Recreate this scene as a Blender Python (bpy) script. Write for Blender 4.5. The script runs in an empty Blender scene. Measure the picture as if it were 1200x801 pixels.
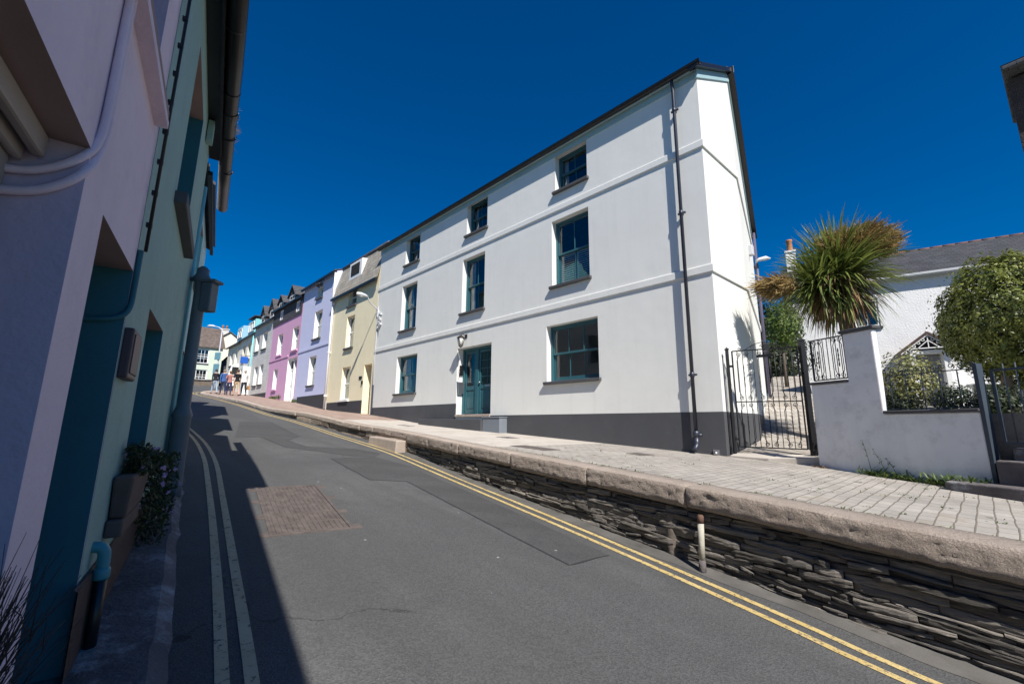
import bpy, bmesh, math, random
from mathutils import Vector, Matrix, noise
R = math.radians
random.seed(7)
S = bpy.context.scene
C = S.collection

# ---------------------------------------------------------------- frames
HF, HL = -0.759478, -0.586198
U = Vector((math.sin(HF), math.cos(HF), 0)); V = Vector((math.cos(HF), -math.sin(HF), 0))
RF = Matrix.Rotation(math.atan2(-U.y, -U.x), 4, 'Z')   # local x = -s (down the street), y = v (into the houses)
LF = Matrix.Rotation(-HL, 4, 'Z')                       # local x = away from the shaded terrace, y = up the street
WF = Matrix.Identity(4)
FV = 8.6                                                # frontage line of the sunlit terrace

def ipol(xs, ys):
    def f(x):
        if x <= xs[0]: return ys[0] + (ys[1]-ys[0])/(xs[1]-xs[0])*(x-xs[0])
        for i in range(len(xs)-1):
            if x <= xs[i+1]:
                t = (x-xs[i])/(xs[i+1]-xs[i]); return ys[i]*(1-t)+ys[i+1]*t
        return ys[-1] + (ys[-1]-ys[-2])/(xs[-1]-xs[-2])*(x-xs[-1])
    return lambda x: (f(x-.8)+f(x-.4)+f(x)+f(x+.4)+f(x+.8))/5
Zp = ipol([-10,-4,3.3,7.75,13.5,17.6,22.7,27,33.4,37.8,42,60], [-1.3,-.93,-.51,-.275,.03,.41,.72,1.2,1.75,2.1,2.6,4])
Rz = ipol([-12,-4,.16,2,4.25,6.85,9.3,11.3,13.5,15.6,18,21,26,31,36,42,48,57,80], [-2.6,-1.87,-1.47,-1.33,-1.13,-.89,-.65,-.5,-.33,-.12,.12,.36,.92,1.42,1.85,2.42,3.05,3.95,6])
Kv = ipol([-12,-6,0,2,4,6.5,9.5,11.5,14,18,24,30,36,38.5,40.5,42,43], [3.7,3.95,4.15,4.45,4.72,5.03,5.58,5.88,6.0,6.02,5.95,5.75,5.5,5.65,6.2,7.2,8.5])
def LP(l, d): return U*0 + Vector((math.sin(HL), math.cos(HL), 0))*l + Vector((math.cos(HL), -math.sin(HL), 0))*d
def roadz(p): return Rz(p.x*U.x + p.y*U.y)
def lz(l, d): return roadz(LP(l, d))

# ---------------------------------------------------------------- materials
def nd(nt, t, **k):
    n = nt.nodes.new(t)
    for a, b in k.items(): setattr(n, a, b)
    return n
def base_mat(name):
    m = bpy.data.materials.new(name); m.use_nodes = True
    nt = m.node_tree; b = nt.nodes['Principled BSDF']
    return m, nt, b
def rgb(c): return (c[0], c[1], c[2], 1)
def noise_fac(nt, coord, scale, detail=4, rough=.55, lo=.35, hi=.65, stretch=None):
    src = coord
    if stretch:
        mp = nd(nt, 'ShaderNodeMapping'); mp.inputs['Scale'].default_value = stretch
        nt.links.new(coord, mp.inputs['Vector']); src = mp.outputs['Vector']
    n = nd(nt, 'ShaderNodeTexNoise'); n.inputs['Scale'].default_value = scale
    n.inputs['Detail'].default_value = detail; n.inputs['Roughness'].default_value = rough
    nt.links.new(src, n.inputs['Vector'])
    r = nd(nt, 'ShaderNodeMapRange'); r.inputs['From Min'].default_value = lo; r.inputs['From Max'].default_value = hi
    nt.links.new(n.outputs['Fac'], r.inputs['Value'])
    return r.outputs['Result'], n.outputs['Fac']
def mix(nt, fac, a, b, mode='MIX'):
    n = nd(nt, 'ShaderNodeMix', data_type='RGBA', blend_type=mode)
    if isinstance(fac, float): n.inputs[0].default_value = fac
    else: nt.links.new(fac, n.inputs[0])
    for i, x in ((6, a), (7, b)):
        if isinstance(x, tuple): n.inputs[i].default_value = rgb(x)
        else: nt.links.new(x, n.inputs[i])
    return n.outputs[2]
def bump(nt, b, h, strength, dist=.01, prev=None):
    n = nd(nt, 'ShaderNodeBump'); n.inputs['Strength'].default_value = strength; n.inputs['Distance'].default_value = dist
    nt.links.new(h, n.inputs['Height'])
    if prev is not None: nt.links.new(prev, n.inputs['Normal'])
    nt.links.new(n.outputs['Normal'], b.inputs['Normal'])
    return n.outputs['Normal']
def sc(c, k): return tuple(min(1, x*k) for x in c)
def obj_coord(nt): return nd(nt, 'ShaderNodeTexCoord').outputs['Object']
def uv_coord(nt): return nd(nt, 'ShaderNodeTexCoord').outputs['UV']

def paint(name, col, rough=.75, var=.07, vscale=1.2, bscale=45, bstr=.25, bdist=.004, dirt=None, dirt_amt=.35, metal=0, spec=.35, streak=.0):
    m, nt, b = base_mat(name); co = obj_coord(nt)
    f, _ = noise_fac(nt, co, vscale, 5, .6, .3, .7)
    c = mix(nt, f, sc(col, 1-var), sc(col, 1+var))
    if dirt:
        f2, _ = noise_fac(nt, co, vscale*1.7, 8, .7, .52, .75)
        mm = nd(nt, 'ShaderNodeMath', operation='MULTIPLY'); mm.inputs[1].default_value = dirt_amt
        nt.links.new(f2, mm.inputs[0]); c = mix(nt, mm.outputs[0], c, dirt)
    if streak:
        f3, _ = noise_fac(nt, co, 1.0, 4, .6, .5, .85, (6, 6, .45))
        mm = nd(nt, 'ShaderNodeMath', operation='MULTIPLY'); mm.inputs[1].default_value = streak
        nt.links.new(f3, mm.inputs[0]); c = mix(nt, mm.outputs[0], c, sc(col, .55))
    nt.links.new(c, b.inputs['Base Color'])
    b.inputs['Roughness'].default_value = rough; b.inputs['Metallic'].default_value = metal
    b.inputs['Specular IOR Level'].default_value = spec
    if bstr:
        _, h = noise_fac(nt, co, bscale, 3, .6)
        p = bump(nt, b, h, bstr, bdist)
        _, h2 = noise_fac(nt, co, 1.6, 3, .5)
        bump(nt, b, h2, .25, .03, p)
    return m

def asphalt(name, k=1.0, smooth=False):
    m, nt, b = base_mat(name); co = obj_coord(nt)
    f, _ = noise_fac(nt, co, .45, 6, .65, .3, .7)
    c = mix(nt, f, sc((.080,.081,.083), k*.88), sc((.093,.094,.095), k*1.06))
    f2, _ = noise_fac(nt, co, 2.2, 6, .7, .5, .8)
    c = mix(nt, f2, c, sc((.060,.060,.062), k))
    f4, _ = noise_fac(nt, co, 1.0, 4, .6, .42, .62, (.05, 1.5, 1)); c = mix(nt, f4, c, sc((.072,.072,.073), k))
    ve = nd(nt, 'ShaderNodeTexVoronoi', feature='DISTANCE_TO_EDGE'); ve.inputs['Scale'].default_value = .42
    nw = nd(nt, 'ShaderNodeTexNoise'); nw.inputs['Scale'].default_value = 1.6; nw.inputs['Detail'].default_value = 6; nt.links.new(co, nw.inputs['Vector'])
    wv = nd(nt, 'ShaderNodeVectorMath', operation='MULTIPLY_ADD'); wv.inputs[1].default_value = (.9,.9,.9); nt.links.new(nw.outputs['Color'], wv.inputs[0]); nt.links.new(co, wv.inputs[2]); nt.links.new(wv.outputs[0], ve.inputs['Vector'])
    cl = nd(nt, 'ShaderNodeMath', operation='LESS_THAN'); cl.inputs[1].default_value = .0035; nt.links.new(ve.outputs['Distance'], cl.inputs[0])
    cm, _ = noise_fac(nt, co, .35, 2, .5, .52, .56); cx = nd(nt, 'ShaderNodeMath', operation='MULTIPLY'); nt.links.new(cl.outputs[0], cx.inputs[0]); nt.links.new(cm, cx.inputs[1])
    cy = nd(nt, 'ShaderNodeMath', operation='MULTIPLY'); cy.inputs[1].default_value = .6; nt.links.new(cx.outputs[0], cy.inputs[0]); c = mix(nt, cy.outputs[0], c, (.03,.03,.03))
    # aggregate
    v = nd(nt, 'ShaderNodeTexVoronoi'); v.inputs['Scale'].default_value = 95
    nt.links.new(co, v.inputs['Vector'])
    r = nd(nt, 'ShaderNodeMapRange'); r.inputs['From Min'].default_value = 0; r.inputs['From Max'].default_value = 1
    r.inputs['To Min'].default_value = .78; r.inputs['To Max'].default_value = 1.22
    sep = nd(nt, 'ShaderNodeSeparateColor'); nt.links.new(v.outputs['Color'], sep.inputs[0])
    nt.links.new(sep.outputs[0], r.inputs['Value'])
    c = mix(nt, 1.0, c, r.outputs['Result'], 'MULTIPLY')
    # dark oil spots and pale gum spots
    for scale, th, col, sd in ((1.3, .085, (.018,.018,.019), 0), (2.1, .045, (.30,.29,.27), 7), (5.0, .04, (.17,.165,.155), 3)):
        mp = nd(nt, 'ShaderNodeMapping'); mp.inputs['Location'].default_value = (sd, sd*1.7, 0); nt.links.new(co, mp.inputs['Vector'])
        nz = nd(nt, 'ShaderNodeTexNoise'); nz.inputs['Scale'].default_value = 9; nt.links.new(co, nz.inputs['Vector'])
        ad = nd(nt, 'ShaderNodeVectorMath', operation='MULTIPLY_ADD'); ad.inputs[1].default_value = (.09,.09,.09)
        nt.links.new(nz.outputs['Color'], ad.inputs[0]); nt.links.new(mp.outputs['Vector'], ad.inputs[2])
        vv = nd(nt, 'ShaderNodeTexVoronoi'); vv.inputs['Scale'].default_value = scale; nt.links.new(ad.outputs[0], vv.inputs['Vector'])
        s2 = nd(nt, 'ShaderNodeSeparateColor'); nt.links.new(vv.outputs['Color'], s2.inputs[0])
        mt = nd(nt, 'ShaderNodeMath', operation='MULTIPLY'); mt.inputs[1].default_value = th; nt.links.new(s2.outputs[0], mt.inputs[0])
        lt = nd(nt, 'ShaderNodeMath', operation='LESS_THAN'); nt.links.new(vv.outputs['Distance'], lt.inputs[0]); nt.links.new(mt.outputs[0], lt.inputs[1])
        fm = nd(nt, 'ShaderNodeMath', operation='MULTIPLY'); fm.inputs[1].default_value = .75; nt.links.new(lt.outputs[0], fm.inputs[0])
        c = mix(nt, fm.outputs[0], c, col)
    nt.links.new(c, b.inputs['Base Color']); b.inputs['Roughness'].default_value = .82
    b.inputs['Specular IOR Level'].default_value = .35
    p = bump(nt, b, v.outputs['Distance'], .5, .006)
    return m

def bricky(name, c1, c2, mortar, w, h, mort=.008, var=.25, bstr=.5, offset=.5, rough=.85, dirt=None, wob=.012, freq=2, rot=0):
    m, nt, b = base_mat(name); uv = uv_coord(nt)
    if rot:
        mr = nd(nt, 'ShaderNodeMapping'); mr.inputs['Rotation'].default_value = (0, 0, R(rot)); nt.links.new(uv, mr.inputs['Vector']); uv = mr.outputs['Vector']
    nz = nd(nt, 'ShaderNodeTexNoise'); nz.inputs['Scale'].default_value = 2.5; nz.inputs['Detail'].default_value = 3
    nt.links.new(uv, nz.inputs['Vector'])
    ad = nd(nt, 'ShaderNodeVectorMath', operation='MULTIPLY_ADD'); ad.inputs[1].default_value = (wob*4, wob*4, 0)
    nt.links.new(nz.outputs['Color'], ad.inputs[0]); nt.links.new(uv, ad.inputs[2])
    br = nd(nt, 'ShaderNodeTexBrick'); br.offset = offset; br.offset_frequency = freq
    br.inputs['Scale'].default_value = 1; br.inputs['Brick Width'].default_value = w; br.inputs['Row Height'].default_value = h
    br.inputs['Mortar Size'].default_value = mort; br.inputs['Mortar Smooth'].default_value = .3
    br.inputs['Color1'].default_value = rgb(c1); br.inputs['Color2'].default_value = rgb(c2); br.inputs['Mortar'].default_value = rgb(mortar)
    nt.links.new(ad.outputs[0], br.inputs['Vector'])
    f, _ = noise_fac(nt, uv, 1.3, 6, .65, .3, .7)
    c = mix(nt, f, sc((1,1,1), 1-var), (1,1,1)); c = mix(nt, 1.0, br.outputs['Color'], c, 'MULTIPLY')
    f3, _ = noise_fac(nt, uv, 30, 4, .7, .3, .7)
    c3 = mix(nt, f3, (.82,.82,.82), (1,1,1)); c = mix(nt, 1.0, c, c3, 'MULTIPLY')
    if dirt:
        f2, _ = noise_fac(nt, uv, 2.3, 7, .7, .56, .72); c = mix(nt, f2, c, dirt)
    nt.links.new(c, b.inputs['Base Color']); b.inputs['Roughness'].default_value = rough
    inv = nd(nt, 'ShaderNodeMath', operation='SUBTRACT'); inv.inputs[0].default_value = 1; nt.links.new(br.outputs['Fac'], inv.inputs[1])
    p = bump(nt, b, inv.outputs[0], bstr, .008)
    _, h2 = noise_fac(nt, uv, 40, 4, .6); bump(nt, b, h2, .3, .004, p)
    return m

def stone(name, c1, c2, scale=6, bscale=14, bstr=.9, bdist=.03, rough=.9, stretch=None, speck=0, attr=False):
    m, nt, b = base_mat(name); co = obj_coord(nt)
    f, _ = noise_fac(nt, co, scale, 7, .7, .3, .7, stretch)
    c = mix(nt, f, c1, c2)
    if speck:
        f2, _ = noise_fac(nt, co, 160, 2, .6, .3, .7); c4 = mix(nt, f2, (1-speck,)*3, (1+speck*.3,)*3); c = mix(nt, 1.0, c, c4, 'MULTIPLY')
    if attr:
        at = nd(nt, 'ShaderNodeAttribute'); at.attribute_name = 'tone'
        r = nd(nt, 'ShaderNodeMapRange'); r.inputs['To Min'].default_value = .38; r.inputs['To Max'].default_value = 1.55
        nt.links.new(at.outputs['Fac'], r.inputs['Value']); c = mix(nt, 1.0, c, r.outputs['Result'], 'MULTIPLY')
    nt.links.new(c, b.inputs['Base Color']); b.inputs['Roughness'].default_value = rough
    _, h = noise_fac(nt, co, bscale, 7, .7, stretch=stretch); bump(nt, b, h, bstr, bdist)
    return m

def leafmat(name, c1, c2, rough=.55, trans=.25, spec=.4):
    m, nt, b = base_mat(name)
    at = nd(nt, 'ShaderNodeAttribute'); at.attribute_name = 'tone'
    c = mix(nt, at.outputs['Fac'], c1, c2); nt.links.new(c, b.inputs['Base Color'])
    b.inputs['Roughness'].default_value = rough; b.inputs['Specular IOR Level'].default_value = spec
    if trans:
        t = nd(nt, 'ShaderNodeBsdfTranslucent'); nt.links.new(c, t.inputs['Color'])
        ms = nd(nt, 'ShaderNodeMixShader'); ms.inputs[0].default_value = trans
        out = nt.nodes['Material Output']
        nt.links.new(b.outputs[0], ms.inputs[1]); nt.links.new(t.outputs[0], ms.inputs[2]); nt.links.new(ms.outputs[0], out.inputs['Surface'])
    return m

def glassmat(name, tint=(.75,.8,.82)):
    m, nt, b = base_mat(name); nt.nodes.remove(b)
    lw = nd(nt, 'ShaderNodeLayerWeight'); lw.inputs['Blend'].default_value = .5
    pw = nd(nt, 'ShaderNodeMath', operation='POWER'); pw.inputs[1].default_value = 4.0; nt.links.new(lw.outputs['Facing'], pw.inputs[0])
    fr = nd(nt, 'ShaderNodeMath', operation='MULTIPLY_ADD'); fr.inputs[1].default_value = .9; fr.inputs[2].default_value = .07; nt.links.new(pw.outputs[0], fr.inputs[0])
    tr = nd(nt, 'ShaderNodeBsdfTransparent'); tr.inputs['Color'].default_value = rgb(tint)
    gl = nd(nt, 'ShaderNodeBsdfGlossy'); gl.inputs['Roughness'].default_value = .02
    co = obj_coord(nt); _, h = noise_fac(nt, co, 2.2, 1, .4)
    bp = nd(nt, 'ShaderNodeBump'); bp.inputs['Strength'].default_value = .12; bp.inputs['Distance'].default_value = .02
    nt.links.new(h, bp.inputs['Height']); nt.links.new(bp.outputs[0], gl.inputs['Normal'])
    mx = nd(nt, 'ShaderNodeMixShader'); nt.links.new(fr.outputs[0], mx.inputs[0])
    nt.links.new(tr.outputs[0], mx.inputs[1]); nt.links.new(gl.outputs[0], mx.inputs[2])
    nt.links.new(mx.outputs[0], nt.nodes['Material Output'].inputs['Surface'])
    return m

M = {}
M['white'] = paint('white_render', (.735,.735,.705), var=.025, vscale=.9, bscale=70, bstr=.12, dirt=(.60,.61,.59), dirt_amt=.28, streak=.15)
M['roughwhite'] = paint('rough_white_render', (.78,.78,.78), var=.05, vscale=2, bscale=16, bstr=.9, bdist=.02)
M['gardenwhite'] = paint('garden_wall_paint', (.79,.78,.77), var=.06, vscale=2, bscale=30, bstr=.4, bdist=.008, dirt=(.42,.41,.40), dirt_amt=.6, streak=.22)
M['plinth'] = paint('grey_plinth', (.072,.074,.082), var=.08, bscale=60, rough=.7, dirt=(.12,.12,.12), dirt_amt=.25)
M['plinth_dark'] = paint('dark_plinth', (.05,.05,.055), var=.1)
M['teal'] = paint('teal_paint', (.032,.112,.138), rough=.35, var=.06, bstr=0, spec=.5)
M['teal_pale'] = paint('pale_teal_board', (.33,.47,.51), rough=.45, var=.05, bstr=0)
M['black_pipe'] = paint('black_pipe', (.009,.009,.011), rough=.38, var=.15, bstr=0, spec=.5)
M['blue_pipe'] = paint('blue_black_pipe', (.03,.034,.055), rough=.38, var=.1, bstr=0, spec=.5)
M['iron'] = paint('black_iron', (.012,.012,.014), rough=.45, var=.2, bscale=120, bstr=.15, bdist=.002)
M['bluegrey_iron'] = paint('blue_grey_iron', (.05,.065,.085), rough=.5, var=.15, bscale=120, bstr=.15, bdist=.002)
M['whitepaint'] = paint('white_gloss', (.80,.80,.79), rough=.4, var=.03, bstr=0)
M['cream_frame'] = paint('cream_frame', (.36,.31,.28), rough=.6, bstr=.1)
M['dark_sill'] = paint('slate_sill', (.075,.075,.08), rough=.7, var=.15, bscale=40)
M['glass'] = glassmat('window_glass')
M['dark'] = paint('dark_interior', (.02,.02,.022), rough=.9, var=.2, bstr=0)
M['curtain'] = paint('curtain_cloth', (.82,.80,.76), rough=.9, var=.1, bstr=0)
M['shutter'] = paint('shutter_paint', (.72,.80,.82), rough=.5, var=.05, bstr=0)
M['brass'] = paint('aged_iron', (.05,.038,.03), rough=.45, var=.2, bstr=0, metal=.4)
M['chrome'] = paint('grey_metal', (.45,.45,.47), rough=.35, var=.1, bstr=0, metal=.9)
M['lampglass'] = paint('lamp_glass', (.55,.55,.5), rough=.15, var=.1, bstr=0)
M['greyplastic'] = paint('grey_plastic', (.55,.56,.58), rough=.4, var=.04, bstr=0)
M['slateroof'] = bricky('slate_roof', (.060,.062,.070), (.105,.105,.115), (.02,.02,.022), .28, .19, .006, .3, .8, wob=.002)
M['darkslate'] = bricky('dark_slate_roof', (.040,.042,.052), (.068,.07,.082), (.014,.014,.016), .3, .2, .008, .35, .9, wob=.002)
M['slatehung'] = bricky('slate_hanging', (.055,.056,.07), (.085,.085,.10), (.02,.02,.025), .26, .18, .006, .25, .8, wob=.002)
M['brownroof'] = bricky('brown_slate_roof', (.13,.095,.08), (.19,.15,.13), (.05,.04,.035), .28, .2, .006, .3, .8, wob=.002)
M['paleroof'] = bricky('lichened_slate_roof', (.36,.33,.28), (.47,.44,.38), (.15,.135,.12), .28, .2, .008, .35, .8, dirt=(.40,.22,.13), wob=.002)
M['ridge'] = paint('terracotta_ridge', (.15,.075,.058), var=.25, vscale=6, rough=.85)
M['terracotta'] = paint('terracotta_pot', (.42,.19,.09), var=.2, vscale=6, rough=.85)
M['cream'] = paint('cream_render', (.86,.77,.54), var=.03, bscale=60, bstr=.2, dirt=(.62,.53,.37), dirt_amt=.3, streak=.08)
M['lavender'] = paint('lavender_render', (.59,.61,.82), var=.03, bscale=60, bstr=.2, streak=.06)
M['pink'] = paint('pink_render', (.66,.37,.55), var=.03, bscale=60, bstr=.2, streak=.06)
M['greystone'] = bricky('pale_stone_wall', (.68,.67,.64), (.77,.76,.72), (.60,.59,.57), .42, .2, .012, .2, .5)
M['offwhite'] = paint('offwhite_render', (.78,.78,.72), var=.04, bscale=60, bstr=.2, streak=.1)
M['palecream'] = paint('pale_cream_render', (.78,.72,.58), var=.04, bscale=60, bstr=.2, streak=.08)
M['palegreen'] = paint('pale_green_render', (.56,.62,.52), var=.03, bscale=60, bstr=.2)
M['dormerteal'] = paint('aqua_board', (.22,.55,.58), rough=.5, var=.05, bstr=0)
M['dormerblue'] = paint('sky_blue_board', (.30,.52,.66), rough=.5, var=.05, bstr=0)
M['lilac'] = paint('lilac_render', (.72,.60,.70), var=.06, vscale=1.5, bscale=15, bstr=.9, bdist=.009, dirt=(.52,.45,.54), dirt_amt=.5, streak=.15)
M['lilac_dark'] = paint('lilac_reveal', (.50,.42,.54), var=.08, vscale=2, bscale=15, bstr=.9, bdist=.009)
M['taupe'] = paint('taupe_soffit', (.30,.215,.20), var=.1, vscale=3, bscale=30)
M['seagreen'] = paint('sea_green_render', (.27,.41,.385), var=.08, vscale=1.3, bscale=15, bstr=.9, bdist=.009, dirt=(.20,.31,.30), dirt_amt=.6, streak=.15)
M['deepteal'] = paint('deep_teal_paint', (.025,.13,.17), rough=.6, var=.1, vscale=2, bscale=28, bstr=.4)
M['paleblue'] = paint('pale_blue_render', (.40,.62,.70), var=.06, bscale=30, bstr=.4)
M['brownplinth'] = paint('brown_plinth', (.075,.05,.045), var=.2, vscale=3, bscale=18, bstr=.8, bdist=.01)
M['postpaint'] = paint('grey_teal_post', (.11,.14,.165), rough=.5, var=.12, vscale=5, bscale=60, bstr=.3)
M['box'] = paint('dark_box', (.07,.05,.055), rough=.5, var=.12, bstr=.1)
M['concrete'] = paint('patched_concrete', (.13,.115,.115), rough=.9, var=.35, vscale=2.2, bscale=25, bstr=.9, bdist=.015, dirt=(.40,.42,.44), dirt_amt=.9)
M['trough'] = paint('trough_stone', (.12,.085,.075), rough=.9, var=.2, vscale=6, bscale=30, bstr=.5)
M['asphalt'] = asphalt('asphalt')
M['patchasphalt'] = asphalt('patch_asphalt', .78)
M['yellow'] = None
M['granite'] = stone('granite_coping', (.42,.34,.28), (.57,.48,.41), 2.2, 52, 1.0, .028, .9, speck=.45)
M['granite_top'] = M['granite']
M['slatewall'] = stone('slate_rubble', (.095,.088,.083), (.235,.21,.18), 5, 13, .9, .018, .75, stretch=(1.1, 1.1, 11), attr=True)
M['mortar'] = stone('slate_mortar', (.07,.062,.053), (.155,.135,.11), 5, 20, .9, .03)
M['rubble'] = stone('kerb_rubble', (.17,.13,.10), (.30,.24,.185), 4, 14, 1.0, .04, attr=True)
M['paver'] = bricky('grey_pavers', (.39,.36,.325), (.48,.445,.40), (.21,.18,.145), .22, .104, .006, .34, .8, dirt=(.27,.23,.18), wob=.010, rot=90)
M['pinkpaver'] = bricky('pink_pavers', (.37,.265,.22), (.44,.325,.265), (.25,.18,.145), .3, .2, .008, .3, .5)
M['concslab'] = paint('pale_concrete', (.45,.41,.365), rough=.88, var=.13, vscale=1.6, bscale=40, bstr=.4, dirt=(.26,.22,.17), dirt_amt=.75)
M['pathstone'] = bricky('path_stone', (.40,.36,.31), (.52,.48,.43), (.15,.12,.09), .55, .4, .014, .35, .8, dirt=(.2,.15,.11), wob=.02)
M['castiron'] = paint('rusty_iron', (.105,.086,.078), rough=.7, var=.3, vscale=8, bscale=90, bstr=.3, dirt=(.065,.055,.05), dirt_amt=.6)
M['yard'] = paint('yard_gravel', (.20,.19,.17), rough=.95, var=.3, vscale=2, bscale=30, bstr=.9, bdist=.02, dirt=(.10,.10,.06))
M['dusty'] = paint('gutter_dust', (.105,.100,.094), rough=.95, var=.25, vscale=3, bscale=90, bstr=.6, dirt=(.055,.05,.045), dirt_amt=.7)
M['tar'] = paint('tar_seam', (.03,.03,.032), bstr=0)
M['soil'] = paint('soil', (.09,.07,.05), rough=.95, var=.3, vscale=3, bscale=20, bstr=.9, bdist=.03)
M['grassland'] = paint('grassland', (.07,.10,.035), rough=.95, var=.3, vscale=1, bscale=10, bstr=.9, bdist=.05)
M['bark'] = stone('bark', (.10,.075,.055), (.19,.15,.115), 10, 22, 1, .03, stretch=(1,1,.3))
M['cordyline'] = leafmat('cordyline_leaf', (.06,.10,.02), (.28,.32,.08), .42, .2, .5)
M['deadleaf'] = leafmat('dead_leaf', (.13,.075,.04), (.27,.165,.09), .8, .15, .2)
M['panicle'] = leafmat('panicle', (.20,.13,.05), (.46,.34,.15), .8, .2, .2)
M['bay'] = leafmat('bay_leaf', (.055,.085,.014), (.31,.33,.065), .4, .25, .5)
M['litter'] = paint('gum', (.5,.5,.5), bstr=0)
M['bush'] = leafmat('variegated_leaf', (.05,.07,.015), (.42,.40,.16), .5, .2)
M['dkshrub'] = leafmat('dark_shrub_leaf', (.015,.028,.010), (.05,.07,.025), .5, .2)
M['ltgreen'] = leafmat('light_leaf', (.06,.11,.015), (.20,.27,.06), .5, .3)
M['weed'] = leafmat('weed_leaf', (.05,.09,.02), (.14,.19,.05), .5, .25)
M['flower'] = leafmat('mauve_flower', (.45,.25,.42), (.6,.4,.58), .7, .2)
M['twig'] = paint('twig', (.06,.04,.035), rough=.9, var=.2, bstr=0)
M['straw'] = leafmat('straw', (.25,.19,.11), (.45,.38,.27), .9, .2, .2)

def yellowmat():
    m, nt, b = base_mat('yellow_paint'); co = obj_coord(nt)
    f, _ = noise_fac(nt, co, 3, 5, .6, .3, .7); c = mix(nt, f, (.46,.335,.12), (.55,.43,.20))
    f2, _ = noise_fac(nt, co, 26, 6, .75, .53, .62); c = mix(nt, f2, c, (.10,.095,.09))
    v = nd(nt, 'ShaderNodeTexVoronoi'); v.inputs['Scale'].default_value = 110; nt.links.new(co, v.inputs['Vector'])
    nt.links.new(c, b.inputs['Base Color']); b.inputs['Roughness'].default_value = .75; bump(nt, b, v.outputs['Distance'], .3, .004)
    return m
M['yellow'] = yellowmat()
def palematl():
    m, nt, b = base_mat('worn_pale_paint'); co = obj_coord(nt)
    f, _ = noise_fac(nt, co, 3, 5, .6, .3, .7); c = mix(nt, f, (.52,.40,.24), (.62,.50,.33))
    f2, _ = noise_fac(nt, co, 22, 6, .75, .55, .64); c = mix(nt, f2, c, (.075,.07,.07))
    nt.links.new(c, b.inputs['Base Color']); b.inputs['Roughness'].default_value = .8
    return m
M['paleline'] = palematl()

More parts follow.
